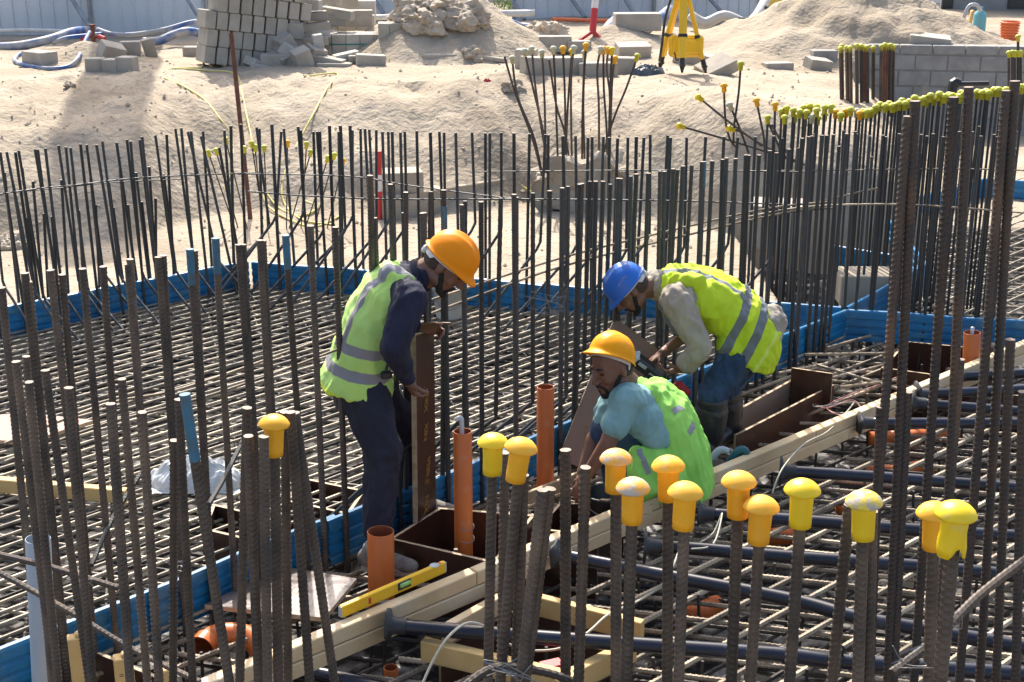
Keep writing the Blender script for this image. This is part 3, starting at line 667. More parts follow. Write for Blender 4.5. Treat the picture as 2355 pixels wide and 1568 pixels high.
# slabs fallen or piled on the right of the stack
SL = [(645, 20, 17.3, (.40, .20, .19), 8, 0, 0), (640, 52, 17.2, (.40, .20, .20), 8, 3, 0), (660, 88, 17.1, (.40, .2, .19), 8, 4, 0), (700, 20, 17.5, (.40, .2, .12), -6, 0, 4), (712, 48, 17.5, (.44, .2, .10), 12, 0, -6), (720, 72, 17.4, (.42, .2, .10), 14, 0, -5),
      (722, 88, 17.4, (.40, .2, .10), 6, 0, -3), (718, 106, 17.3, (.40, .2, .11), 8, 0, -4), (690, 70, 17.4, (.16, .2, .12), 0, 0, 0), (745, 100, 17.5, (.36, .2, .12), 20, 8, -12), (775, 42, 17.8, (.40, .2, .12), -10, 0, 8), (760, 60, 17.8, (.4, .2, .14), 10, 5, -6),
      (668, 122, 16.95, (.18, .2, .24), 30, 10, -30), (642, 136, 16.9, (.2, .2, .22), 40, 25, 25), (625, 150, 16.85, (.24, .2, .14), 30, 10, -35), (590, 162, 16.7, (.34, .2, .1), 55, 10, 30),
      (641, 158, 16.7, (.41, .2, .17), 2, 0, 2), (637, 175, 16.55, (.40, .2, .105), 1, 0, 0), (663, 135, 16.8, (.26, .2, .15), 60, 30, 20), (703, 160, 16.6, (.2, .2, .26), 25, 12, -20), (720, 140, 16.8, (.20, .2, .18), 40, 20, 10),
      (735, 118, 16.9, (.12, .2, .2), 10, 0, -8), (752, 156, 16.7, (.4, .2, .13), -12, 0, 10), (770, 168, 16.6, (.41, .2, .12), -4, 0, 0), (800, 148, 16.9, (.3, .2, .14), 20, 0, -10), (812, 60, 18.2, (.5, .2, .2), 5, 0, 0), (668, 140, 16.75, (.3, .2, .12), 35, 15, -22), (600, 176, 16.6, (.3, .2, .14), 20, 0, 14), (790, 20, 18.6, (.4, .2, .14), 12, 8, -10), (745, 8, 18.2, (.4, .2, .12), -14, 0, 8), (830, 36, 19.2, (.4, .2, .2), 3, 0, 0), (690, -6, 17.6, (.4, .2, .16), 8, 0, 4)]
for i, (x, y, Y, sz, a, tx, ty) in enumerate(SL):
    block(at(x, y, Y) + Vector((0, 0, 0)), sz, R(a), (R(tx), R(ty)), 'tumbled grey block in the heap right of the leaning stack', 'tumbled blocks beside the leaning stack', 'concrete_pale' if i % 3 == 0 else 'concrete')
def pallet_stack(x, y, Y, nx, nz, sz, rz, label, gl, strap=None):
    p = at(x, y, Y); M = Rz(R(rz))
    for k in range(nx):
        for c in range(nz):
            q = p + M @ Vector(((k - nx / 2) * sz[0] * 1.02, rnd.uniform(-.006, .006), 0)); q.z += c * sz[2] * 1.02
            block(q, sz, R(rz), (0, 0), label, gl, 'concrete_pale' if (k + c) % 3 == 0 else 'concrete')
    if strap:
        d = M @ Vector((1, 0, 0)); e = M @ Vector((0, 1, 0)); z = p.z + nz * sz[2] * .55; hw = nx * sz[0] * .52; hd = sz[1] * .52
        c0 = p - d * sz[0] * .5
        mb = MB(); mb.tube([Vector((v.x, v.y, z)) for v in (c0 - d * hw - e * hd, c0 + d * hw - e * hd, c0 + d * hw + e * hd, c0 - d * hw + e * hd, c0 - d * hw - e * hd)], .008, 4)
        tag(mb.build('green_strap', 'strap_green'), strap, 'strap')
pallet_stack(815, 125, 17.6, 6, 1, (.17, .4, .26), 2, 'grey block held by a green strap right of the tumbled heap', 'strapped blocks on the plateau', 'green plastic strap round the low row of blocks')
pallet_stack(800, 68, 19.0, 4, 1, (.24, .4, .2), 3, 'pale block of the back row behind the strapped blocks', 'back row blocks behind the strapped ones')
pallet_stack(935, 128, 17.5, 4, 2, (.135, .3, .20), 6, 'block stacked two high at the foot of the rock heap', 'blocks stacked two high by the rock heap')
gblock(930, 70, (.36, .2, .1), R(5), label='flat block on top of the two high stack by the rock heap', Y=17.5)
gblock(850, 150, (.34, .2, .13), R(12), (0, R(4)), 'pale block lying with a strap end across it')
gblock(812, 165, (.12, .2, .2), R(10), label='small upright block at the right end of the tumbled heap', Y=16.7)
gblock(978, 102, (.22, .2, .18), R(35), (R(10), R(20)), 'loose block tipped against the rock heap', Y=17.6)
mb = MB(); mb.tube([at(890, 100, 17.2), at(865, 130, 17.0), at(845, 152, 16.8), at(832, 162, 16.7)], .007, 5, sm=5)
tag(mb.build('green_strap', 'strap_green'), 'loose green strap trailing down from the strapped blocks', 'strap')
# blocks by the tripod
for (x, y, sz, a, tx, ty, l) in [(1275, 118, (.42, .2, .20), 4, 0, 0, 'wide dusty block left of the red and white pole'), (1330, 118, (.3, .2, .14), 8, 0, 0, 'lower dusty block under the red and white pole'), (1210, 160, (.24, .2, .24), -10, 0, 0, 'square block behind the pale capped bars'),
        (1222, 172, (.22, .2, .2), 20, 0, 4, 'front block half buried left of the bent bars'), (1290, 172, (.46, .2, .2), 8, 0, 0, 'long block behind the bent bars, left one'), (1375, 176, (.42, .2, .16), 2, 0, 0, 'long block behind the bent bars, right one'),
        (1430, 172, (.30, .2, .2), -10, 0, 0, 'block left of the dark sheeting'), (1455, 130, (.40, .25, .16), 10, 10, 0, 'grey slab tipped beside the tripod'), (1600, 150, (.50, .3, .16), -20, 0, 12, 'broken slab lying under the tripod leg'), (1650, 168, (.40, .3, .14), 25, 14, -20, 'broken slab right of the tripod'),
        (1010, 132, (.40, .2, .06), 6, 6, 0, 'thin slab on the slope of the rock heap'), (1130, 138, (.36, .2, .05), 5, 0, 8, 'thin grey slab lying in the sand'), (1790, 158, (.34, .2, .08), 10, 0, 0, 'flat pale block right of the broken slabs'), (1880, 160, (.3, .2, .14), 20, 10, 8, 'block at the left foot of the block wall'),
        (1465, 68, (.60, .3, .22), 4, 0, 0, 'pinkish concrete footing behind the tripod'), (2140, 98, (.5, .3, .1), -12, 6, 6, 'sandy slab at the right foot of the tall heap')]:
    gblock(x, y, sz, R(a), (R(tx), R(ty)), l)
for (x, y, s, l) in [(955, 20, .30, 'large pale rock on top of the rubble heap'), (985, 52, .26, 'pale rock in the middle of the rubble heap'), (1010, 15, .26, 'rock at the crest of the rubble heap, right one'), (1075, 40, .30, 'rock on the right shoulder of the rubble heap'), (940, 40, .2, 'small rock on the left of the rubble heap'),
                     (1085, 118, .12, 'grey stone in the sand below the rubble heap'), (1180, 196, .12, 'stone on the sand bank casting a shadow'), (1095, 130, .09, 'small reddish stone below the rubble heap'), (1265, 72, .26, 'sandy rock left of the red and white pole'), (1230, 66, .2, 'low rock left of the sandy rock'),
                     (160, 192, .06, 'small stick end stone on the left bank'), (30, 560, .16, 'rock in the sand at the far left edge')]:
    bm = bmesh.new(); bmesh.ops.create_icosphere(bm, subdivisions=4, radius=s); sd_ = rnd.uniform(0, 99)
    for v in bm.verts:
        n_ = v.co.normalized(); v.co = n_ * s * (1 + .5 * noise.noise(n_ * 1.4 + Vector((sd_, 0, 0))) - .30 * abs(noise.noise(n_ * 3 + Vector((sd_, 3, 0)))) + .16 * noise.noise(n_ * 7 + Vector((sd_, 3, 0))) + .08 * noise.noise(n_ * 17)); v.co.z *= .75
        if v.co.z < -s * .4: v.co.z = -s * .4
    me = bpy.data.meshes.new('rock'); bm.to_mesh(me); bm.free(); me.materials.append(MATS['rock'])
    o = link('rock', me); o.location = onground(x, y + 6); tag(o, l, 'rock')

# hoses, pipes and cables ---------------------------------------------------
def hose(P, r, m, label, name='hose', cat='hose', k=6, group=None, n=12, lift=None, flat=1.):
    pts = []
    for q in P:
        if len(q) == 2: p = onground(*q) + Vector((0, 0, (lift if lift is not None else r * .8)))
        else: p = at(*q)
        pts.append(p)
    mb = MB(); mb.tube(pts, r, n, sm=k, flat=flat); o = mb.build(name, m, smooth=True, loc=pts[0]); return tag(o, label, cat, group)
hose([(-40, 110, 18.4), (40, 106, 18.4), (110, 92, 18.6), (165, 74, 19.0), (200, 70, 19.4)], .060, 'hose_blue', 'thick dusty blue hose entering at the left edge')
hose([(120, 100, 18.6), (150, 88, 18.7), (200, 82, 18.9), (240, 78, 19.1)], .030, 'hose_blue', 'thin blue hose beside the thick one')
hose([(225, 68, 19.2), (255, 78, 19.0), (300, 80, 19.0), (370, 70, 19.0), (435, 52, 19.2), (460, 50, 19.4)], .032, 'hose_blue', 'blue hose curving along the foot of the left fence')
hose([(330, 96, 18.8), (365, 94, 18.8), (400, 80, 18.9), (435, 72, 19.0), (480, 82, 19.2)], .058, 'hose_blue', 'thick grey blue hose behind the upright block')
hose([(206, 74, 18.6), (195, 96, 18.2), (184, 130), (160, 156), (110, 162), (50, 152), (34, 140), (48, 128), (70, 124)], .026, 'hose_blue', 'dusty blue hose looping round the lone block', n=12)
hose([(-40, 72, 19.6), (60, 70, 19.6), (150, 72, 19.6), (210, 76, 19.6)], .028, 'pipe_white', 'pale pipe along the foot of the left fence', 'pipe', 'pipe')
hose([(1140, 60, 21), (1170, 52, 21), (1200, 62, 21), (1250, 60, 21)], .06, 'hose_blue', 'blue hose behind the rubble heap')
hose([(1380, 92, 19.5), (1400, 60, 20), (1420, 42, 20.5)], .07, 'hose_blue', 'grey blue hose rising right of the red and white pole')
hose([(1490, 66, 19.5), (1520, 38, 20), (1540, 22, 20.5)], .07, 'hose_blue', 'grey blue hose rising left of the yellow tripod')
hose([(860, 40, 20.8), (940, 38, 20.8)], .04, 'pipe_white', 'white pipe left of the rock heap', 'pipe', 'pipe')
hose([(1080, 32, 21.5), (1230, 30, 21.5)], .05, 'pipe_white', 'white pipe right of the rock heap', 'pipe', 'pipe')
hose([(1270, 44, 21.8), (1400, 48, 21.8), (1500, 44, 21.8)], .03, 'orange_mesh', 'orange pipe along the foot of the middle fence', 'pipe', 'pipe')
hose([(1585, 34, 21), (1620, 52, 21), (1665, 36, 21), (1710, 52, 21), (1735, 42, 21), (1760, 0, 21.6), (1770, -25, 22)], .075, 'hose_pale', 'fat cream hose snaking beyond the yellow tripod')
for (x0, y0, x1, y1, l) in [(1680, 58, 1900, 8, 'long dark bar lying in the bundle left of the tall heap'), (1700, 44, 1860, 46, 'dark bar lying level in the bundle left of the tall heap'), (1760, 18, 1850, 22, 'short dark bar on top of the bundle'), (1640, 76, 1760, 54, 'dark pipe lying below the bundle of bars')]:
    mb = MB(); mb.tube([at(x0, y0, 20.6), at(x1, y1, 21.2)], .03, 8); tag(mb.build('loose_bar', 'slate_steel'), l, 'steel bar')
# pipe valve at the left
v0 = at(214, 84, 18.9); vv = empty('pipe_valve', v0, 'rusty pipe valve with red couplings among the blue hoses', 'valve')
mb = MB(); mb.tube([v0 + Vector((0, 0, -.12)), v0 + Vector((0, 0, .14))], .03, 10); mb.tube([v0 + Vector((-.08, 0, .0)), v0 + Vector((.08, 0, 0))], .028, 10); mb.lathe([(0, .14), (.045, .14), (.045, .16), (0, .16)], 10, Matrix.Translation(v0)); mb.build('body', 'red_rust', vv)
for s_ in (-1, 1):
    mb = MB(); mb.tube([v0 + Vector((.08 * s_, -.02, -.0)), v0 + Vector((.16 * s_, -.05, -.03))], .036, 10); mb.build('coupling', 'red_paint', vv)
hose([(487, 40, 17.6), (482, 75, 17.4), (478, 115), (468, 148), (462, 158)], .012, 'cable_yellow', 'yellow cable dropping beside the block stack', 'cable', 'cable', n=6)
hose([(465, 52, 19), (487, 40, 17.6)], .012, 'black_rubber', 'short black cable joining the yellow one', 'cable', 'cable', n=6)
def gc(P, label, r=.0105, m='cable_yellow', k=6): return hose(P, r, m, label, 'cable', 'cable', k, 'yellow cables lying over the sand bank', 6, lift=.012)
gc([(462, 158), (400, 160), (374, 168), (380, 182), (420, 200), (470, 232), (505, 275), (528, 308), (536, 345), (532, 395), (514, 445)], 'yellow cable snaking down the left of the bank gully')
gc([(400, 160), (470, 164), (540, 172), (556, 215), (566, 262), (578, 318), (585, 360)], 'yellow cable running down the middle of the gully')
gc([(700, 178), (775, 172), (752, 205), (722, 262), (692, 318), (660, 385), (648, 440), (660, 480), (700, 510), (770, 520)], 'yellow cable coming down the right side of the gully')
gc([(600, 420), (612, 470), (650, 500), (720, 525), (780, 500)], 'yellow cable loop on the pit floor')
gc([(608, 440), (640, 480), (690, 500), (730, 480), (700, 465)], 'second yellow cable loop on the pit floor')
gc([(1160, 395), (1200, 430), (1240, 455), (1265, 462)], 'yellow strap lying over the kerb blocks')
gc([(2120, 640), (2230, 655), (2380, 668)], 'yellow cable across the far right mat', m='cable_yellow')
# rusty post, ranging poles
def stick(P, r, m, name, label, cat, n=8):
    mb = MB(); mb.tube(P, r, n); return tag(mb.build(name, m, loc=P[-1]), label, cat)
b0 = onground(577, 505); b0.z -= .1; stick([at(531, 76, b0.y + .25), b0], .021, 'red_rust', 'rusty_post', 'tall rusty round post leaning left on the pit floor', 'post', 10)
def banded(top, bot, r, bands, label, legs=None, name='ranging_pole'):
    root = empty(name, bot, label, 'ranging pole'); d = top - bot; q = 0
    for i, f in enumerate(bands):
        mb = MB(); mb.tube([bot + d * q, bot + d * f], r, 10); mb.build('red_band' if i % 2 == 0 else 'white_band', 'red_paint' if i % 2 == 0 else 'white_paint', root); q = f
    for lg in (legs or []):
        mb = MB(); mb.tube([bot + d * .04, lg], r * .55, 8); mb.build('leg', 'red_paint', root)
b1 = onground(1362, 86); banded(at(1374, -60, b1.y + .2), b1 + Vector((0, 0, .05)), .045, [.42, .70, 1.0], 'red and white pole on splayed red feet before the fence', [b1 + Vector((-.16, -.1, -.02)), b1 + Vector((.16, -.12, -.05)), b1 + Vector((.05, .15, 0))])
b2 = onground(873, 505, 10); banded(at(871, 347, b2.y), b2, .026, [.42, .66, 1.0], 'red and white marker pole standing on the pit floor')
b3 = onground(900, 470); b3.z = 0; mb = MB()
# yellow surveying tripod ------------------------------------------------
apex = at(1572, -52, 15.55); tri = empty('survey_tripod', Vector((apex.x, apex.y, 1.0)), 'yellow surveying tripod with yellow carrying plate on the sand bank', 'tripod')
feet = [at(1517, 152, 15.4), at(1568, 165, 15.2), at(1622, 166, 15.5)]
feet[0] = at(1516, 158, 15.7)
for f in feet:
    f.z = max(f.z, ground_h(f.x, f.y) - .01)
    d = (f - apex); s_ = d.normalized().cross(Vector((0, 1, 0))).normalized() * .028
    mb = MB(); q = zaxis(d).to_matrix(); L = d.length
    mb.bbox(apex + d * .5 * .86, (.085, .045, L * .86), .006, q); lg = mb.build('leg', 'tripod_yellow', tri)
    mb = MB(); mb.bbox(apex + d * .62, (.10, .056, .035), .004, q); mb.build('clamp', 'black_plastic', lg)
    mb = MB(); mb.tube([apex + d * .86, apex + d * .94, f + d.normalized() * .01], [.026, .030, .012], 8); mb.bbox(apex + d * .93 + Vector((0, -.03, 0)), (.06, .07, .02), .003); mb.build('foot', 'black_plastic', lg)
c = at(1577, 106, 15.55)
mb = MB(); mb.bbox(c, (.38, .10, .24), .03); mb.bbox(c + Vector((0, 0, .0)), (.30, .16, .16), .02); mb.build('plate', 'tripod_yellow', tri)
mb = MB(); mb.tube([at(1548, -20, 15.3), at(1530, 40, 15.35), at(1522, 100, 15.35), at(1516, 140, 15.4)], .014, 6, sm=5); mb.tube([at(1551, 120, 15.3), at(1556, 140, 15.25), at(1566, 122, 15.3)], .008, 6, sm=4); mb.build('strap', 'black_plastic', tri)
mb = MB(); mb.lathe([(0, 0), (.09, 0), (.10, .03), (.06, .05), (0, .05)], 16, Matrix.Translation(apex)); mb.build('head', 'tripod_yellow', tri)
# crumpled sheeting by the tripod
def crumple(p, sx, sy, sz, m, label, name, cat, seed=1, n=26):
    vs = []; fs = []
    for j in range(n + 1):
        for i in range(n + 1):
            u, v = i / n * 2 - 1, j / n * 2 - 1; rr = max(0, 1 - (u * u + v * v) ** 1.2)
            h = sz * rr ** .5 * (.75 + .7 * abs(noise.noise(Vector((u * 2.2 + seed, v * 2.2, seed))))) + sz * .25 * noise.noise(Vector((u * 7, v * 7, seed))) * rr
            k = 1 - .12 * (u * u * v * v)
            vs.append((p.x + u * sx * k + .1 * sx * noise.noise(Vector((u * 2, v * 2, seed + 5))), p.y + v * sy * k, p.z + h - .01))
    for j in range(n):
        for i in range(n): fs.append((j * (n + 1) + i, j * (n + 1) + i + 1, (j + 1) * (n + 1) + i + 1, (j + 1) * (n + 1) + i))
    mb = MB(); mb.add(vs, fs); return tag(mb.build(name, m, smooth=False, loc=p), label, cat)
crumple(onground(1435, 168), .16, .12, .14, 'dark_sheet', 'dark blue plastic bag slumped left of the tripod foot', 'plastic_bag', 'plastic bag', 3)
crumple(onground(1490, 172), .20, .12, .12, 'dark_sheet', 'crumpled black sheeting at the tripod foot', 'plastic_sheet', 'plastic sheet', 8)
crumple(onground(1120, 190), .05, .03, .05, 'red_paint', 'scrap of red and white tape on the sand bank', 'tape_scrap', 'scrap', 4, 8)

# block wall at the right --------------------------------------------------
wr = empty('block_wall', at(2150, 240, 17.4), 'grey concrete block wall behind the capped rusty bars', 'block wall')
W0 = at(1925, 110, 17.6); W1 = at(2480, 100, 17.2); ztop = at(2000, 103, 17.5).z
wd = (W1 - W0); wd.z = 0; WL = wd.length; wd.normalize(); ang = math.atan2(wd.y, wd.x)
mb = MB(); mb.box((W0 + wd * WL / 2 + Vector((0, .14, 0))) * 1 + Vector((0, 0, -((W0.z + W1.z) / 2) + ztop / 2 - .012)), (WL, .19, ztop), Rz(ang)); mb.build('mortar', 'mortar', wr)
mb = MB(); c = 0; z = ztop
while z > -.1:
    h = .12 if c == 0 else .19; s = -.2 if c % 2 else 0; s += 0
    while s < WL:
        a_, b_ = max(s + .006, 0), min(s + .386, WL)
        if b_ - a_ > .05:
            p = W0 + wd * ((a_ + b_) / 2); p.z = z - h / 2; mb.bbox(p + Vector((0, .13 + rnd.uniform(-.004, .004), 0)), (b_ - a_, .2, h - .012), .006, Rz(ang))
        s += .392
    z -= h + .004; c += 1
mb.build('blocks', 'wall_block', wr)
gblock(1895, 150, (.3, .2, .19), R(3), label='lone block against the left end of the block wall', m='wall_block', Y=17.3)
# capped clusters in front of it
def capped(x, y, xb, yb, Y, c, r, m, lb, lc, gb, gc_, mid=None, s=1.):
    T = at(x, y, Y); B_ = at(xb, yb, Y)
    mb = MB(); P = [T] + ([at(q[0], q[1], Y + (q[2] if len(q) > 2 else 0)) for q in mid] if mid else []) + [B_]
    mb.tube(P, r, 8, sm=5 if mid else 0); tag(mb.build('starter_bar', m, loc=B_), lb, 'starter bar', gb)
    if c:
        o = small_cap(T, P[0] - P[1], c, lc, gc_); o.scale = (s, s, s)
for (x, y) in [(1105, 308), (1098, 325), (1140, 318), (1165, 320), (1208, 305), (1240, 308), (1258, 315), (1282, 315), (1322, 320), (1378, 310), (1400, 300), (1418, 305), (1440, 303), (1460, 312)]:
    X, Yp = 1563.5 + x * .3359, y * .3359 + 3; capped(X, Yp, X + (1280 - x) * .02, 300, 14.2 + rnd.uniform(-.15, .15), 'lime_plastic', .019, 'rusty_steel' if rnd.random() < .7 else 'red_rust', 'rusty bar of the capped cluster before the block wall', 'small yellow cap on the rusty cluster before the block wall', 'rusty bars before the block wall', 'caps of the rusty cluster before the block wall')
for (x, y) in [(2250, 355), (2275, 350), (2290, 352), (2315, 350), (2330, 352), (2313, 245)]:
    X, Yp = 1563.5 + x * .3359, y * .3359 + 3; capped(X, Yp, X, 300, 14.2, 'lime_plastic', .014, 'rusty_steel', 'rusty bar of the capped cluster at the right edge', 'small yellow cap on the cluster at the right edge', 'rusty bars at the right edge', 'caps of the cluster at the right edge')
mb = MB(); mb.tube([at(2188, 220, 14.5), at(2192, 190, 14.5), at(2205, 192, 14.5)], .05, 8, sm=4); mb.tube([at(2200, 193, 14.5), at(2272, 192, 14.5)], .028, 8); tag(mb.build('black_pipe', 'black_plastic'), 'black pipe elbow lying against the block wall', 'pipe')
# bent bars out of the broken column stub ------------------------------------
st = Vector((at(1345, 430, 13.2).x, 13.2, 0)); stub = empty('column_stub', st, 'broken concrete column stub with bent bars rising from it', 'column stub')
bm = bmesh.new(); bmesh.ops.create_cube(bm, size=1); bmesh.ops.subdivide_edges(bm, edges=bm.edges[:], cuts=14, use_grid_fill=True)
for v in bm.verts:
    v.co = Vector((v.co.x * 1.0, v.co.y * .6, (v.co.z + .5) * .46)); n_ = noise.noise_vector(v.co * 3.5); v.co += n_ * .11 + noise.noise_vector(v.co * 12) * .03
    if v.co.z > .3: v.co.x *= .75; v.co.z += .09 * noise.noise(v.co * 6)
me = bpy.data.meshes.new('stub'); bm.to_mesh(me); bm.free(); me.materials.append(MATS['block_sandy']); o = link('concrete', me); o.location = st; o.parent = stub; o.location = (0, 0, 0)
Z2 = lambda x, y: (781.7 + x * .3359, y * .3359)
LP = [(1125, 385, 1390, 1180, None, [(1200, 640), (1320, 960)]), (1178, 400, 1395, 1200, 'pale_plastic', [(1215, 660), (1330, 950)]), (1262, 350, 1460, 1270, 'pale_plastic', [(1310, 560), (1390, 900)]), (1312, 335, 1480, 1240, 'pale_plastic', [(1340, 620), (1400, 1000)]), (1382, 358, 1410, 1200, 'pale_plastic', [(1400, 700)]),
      (1430, 405, 1600, 1240, None, [(1480, 720), (1540, 920)]), (1460, 335, 1495, 1180, 'pale_plastic', [(1475, 640)]), (1525, 332, 1545, 1200, 'orange_plastic', [(1540, 700)]), (1588, 350, 1545, 1000, 'yellow_plastic', [(1570, 560), (1555, 800)]), (1600, 330, 1590, 1230, 'pale_plastic', [(1580, 600)]),
      (1683, 310, 1680, 1220, 'orange_plastic', [(1665, 700)]), (1675, 360, 1655, 1240, 'pale_plastic', [(1660, 740)]), (1785, 335, 1770, 1200, 'pale_plastic', [(1760, 480), (1772, 760)]), (1803, 335, 1835, 1240, 'orange_plastic', [(1805, 600), (1825, 900)]), (1838, 335, 1845, 1240, 'orange_plastic', [(1825, 470), (1848, 700)]),
      (1862, 340, 1830, 1230, 'yellow_plastic', [(1850, 600)]), (1882, 400, 1840, 1230, 'orange_plastic', [(1860, 600)]), (2035, 385, 1745, 1210, 'lime_plastic', [(1960, 600), (1860, 850)])]
CN = {'pale_plastic': 'pale faded', 'orange_plastic': 'orange', 'yellow_plastic': 'bright yellow', 'lime_plastic': 'yellow green'}
for i, (x, y, xb, yb, c, md) in enumerate(LP):
    capped(*Z2(x, y), *Z2(xb, yb + 60), 13.2 + (i % 3 - 1) * .12, c, .0105, 'rusty_steel', 'thin rusty bent bar rising from the broken column stub', (CN[c] + ' cap on a bent bar of the broken stub') if c else '', 'bent bars of the broken stub', (CN[c] + ' caps over the broken stub') if c else None, [Z2(*q) for q in md], s=1.12)
Z3 = lambda x, y: (1563.5 + x * .3359, y * .3359)
LP = [(415, 440, 365, 990, 'lime_plastic', [(400, 640), (370, 860)], 'yellow green cap on the tallest loose bar right of the sand bank'), (300, 590, 385, 1010, 'orange_plastic', [(310, 820), (340, 950)], 'orange cap on a drooping bar below the sand bank'), (125, 665, 860, 1130, 'yellow_plastic', [(330, 830), (560, 990)], 'yellow cap on the upper bar slanting down to the right'),
      (-5, 862, 800, 1110, 'yellow_plastic', [(200, 920), (500, 1010)], 'yellow cap on the lower bar slanting down to the right'), (522, 690, 580, 1100, 'orange_plastic', [(545, 800), (575, 960)], 'orange cap on the thin pale bar'), (335, 880, 560, 1000, 'yellow_plastic', [(430, 910)], 'yellow cap facing the camera among the slanting bars'),
      (600, 830, 700, 1060, None, [], ''), (625, 850, 740, 1060, None, [], ''), (340, 720, 470, 1050, 'pale_plastic', [(400, 860)], 'pale cap behind the drooping bar')]
for x, y, xb, yb, c, md, l in LP:
    capped(*Z3(x, y), *Z3(xb, yb), 11.6, c, .0095, 'rusty_steel', 'thin rusty loose bar right of the column stub', l, 'loose bars right of the column stub', None, [Z3(*q) for q in md], s=1.1)
# small capped bars in the gully
LP = [(1425, 1040, 1620, 1600), (1478, 1030, 1640, 1600), (1545, 955, 1700, 1600), (1672, 1015, 1700, 1500), (1722, 980, 1800, 1500), (1745, 1005, 1800, 1560), (1808, 1010, 1830, 1560), (1968, 975, 1960, 1600), (2098, 985, 2060, 1560), (2128, 1040, 1980, 1560), (2245, 1080, 2090, 1560), (2290, 1060, 2150, 1560), (2350, 1100, 2240, 1560)]
for i, (x, y, xb, yb) in enumerate(LP):
    c = 'orange_plastic' if i in (7, 12) else 'lime_plastic'
    capped(x * .3359, y * .3359, xb * .3359, yb * .3359, 12.2, c, .006, 'rusty_steel', 'thin leaning bar on the pit floor by the rusty post', {'orange_plastic': 'small orange cap on a thin bar by the rusty post', 'lime_plastic': 'small yellow cap on a thin bar by the rusty post'}[c], 'thin bars by the rusty post', {'orange_plastic': 'orange caps by the rusty post', 'lime_plastic': 'yellow caps by the rusty post'}[c], s=.95)
# kerb of blocks on the pit floor
ko = on(890, 500), on(1245, 440)
for i in range(8):
    p = ko[0].lerp(ko[1], (i + .5) / 8); p.z = -.03
    block(p, (.40, .2, .24), math.atan2(ko[1].y - ko[0].y, ko[1].x - ko[0].x) + rnd.uniform(-.04, .04), (0, 0), 'pale block in the low kerb on the pit floor behind the bars', 'kerb blocks on the pit floor', 'block_sandy')
for x, y in ((915, 455),):
    p = on(x, y, .2); block(p + Vector((0, .3, 0)), (.4, .3, .2), .2, (0, 0), 'pale block of the upper layer on the kerb', 'upper kerb blocks', 'block_sandy')
p = on(1790, 560); block(p, (.5, .4, .36), -.2, (0, 0), 'wide grey concrete pier behind the bending man', None, 'concrete', 'concrete_pier', 'pier')
p = on(1990, 690); block(p, (.45, .3, .22), .0, (0, 0), 'sandy block between the blue sheets beyond the raft corner', None, 'block_sandy')
# upper right things
c0 = onground(2247, 93, 15); c0 = at(2247, 96, 20); r0 = empty('gas_cylinder', c0, 'cyan cylinder with a grey hose looping over it', 'cylinder')
mb = MB(); mb.lathe([(0, 0), (.088, 0), (.09, .02), (.09, .36), (.07, .41), (.03, .44), (.03, .48), (0, .48)], 18, Matrix.Translation(c0)); mb.build('body', 'cyan_paint', r0, True)
mb = MB(); mb.tube([at(2213, 95, 19.8), at(2213, 75, 19.8), at(2216, 40, 19.8), at(2228, 14, 19.8), at(2245, 12, 19.8), at(2254, 25, 19.9)], .026, 8, sm=6); mb.build('hose', 'pvc_grey', r0, True)
mb = MB(); mb.tube([at(2232, 92, 19.6), at(2229, 60, 19.6), at(2236, 25, 19.7)], .03, 8, sm=5); mb.build('sleeve', 'orange_scuffed', r0, True)
def cone(x, y, Y, label):
    c = at(x, y, Y); mb = MB(); mb.lathe([(0, .28), (.02, .28), (.085, .03), (.13, .025), (.13, 0), (0, 0)], 16, Matrix.Translation(c)); tag(mb.build('traffic_cone', 'orange_mesh', loc=c), label, 'cone')
cone(2163, 97, 19.5, 'orange cone leaning at the end of the tall heap')
c = at(2318, 93, 19.5); mb = MB()
for k in range(7): mb.lathe([(.10 + .004 * k, k * .038), (.115 + .004 * k, k * .038 + .008), (.115 + .004 * k, k * .038 + .02), (.10 + .004 * k, k * .038 + .028)], 14, Matrix.Translation(c))
mb.lathe([(.095, 0), (.125, .26)], 14, Matrix.Translation(c)); tag(mb.build('plastic_barrier', 'orange_mesh', loc=c), 'orange ribbed plastic drum behind the block wall', 'drum')

# unseen silo added behind the hoarding to cast the shadow strip down the left bank
q = onground(238, 260); sx = q.x + (21.9 - q.y) * math.tan(SUN_AZ); sl_ = empty('added_shadow_silo', (sx, 21.9, .8), 'added unseen silo behind the left fence, placed to throw a shadow on the bank', 'added shadow caster')
mb = MB(); mb.lathe([(0, 4.2), (.12, 4.2), (.42, 5.3), (.42, 10.8), (.3, 11.2), (0, 11.3)], 24, Matrix.Translation((sx, 21.9, .6))); mb.build('tank', 'galvanised', sl_, True)
for a in range(4):
    c = Vector((sx + .34 * math.cos(a * 1.571 + .78), 21.9 + .34 * math.sin(a * 1.571 + .78), .6)); mb = MB(); mb.box(c + Vector((0, 0, 2.7)), (.09, .09, 5.6)); mb.build('leg', 'galvanised', sl_)

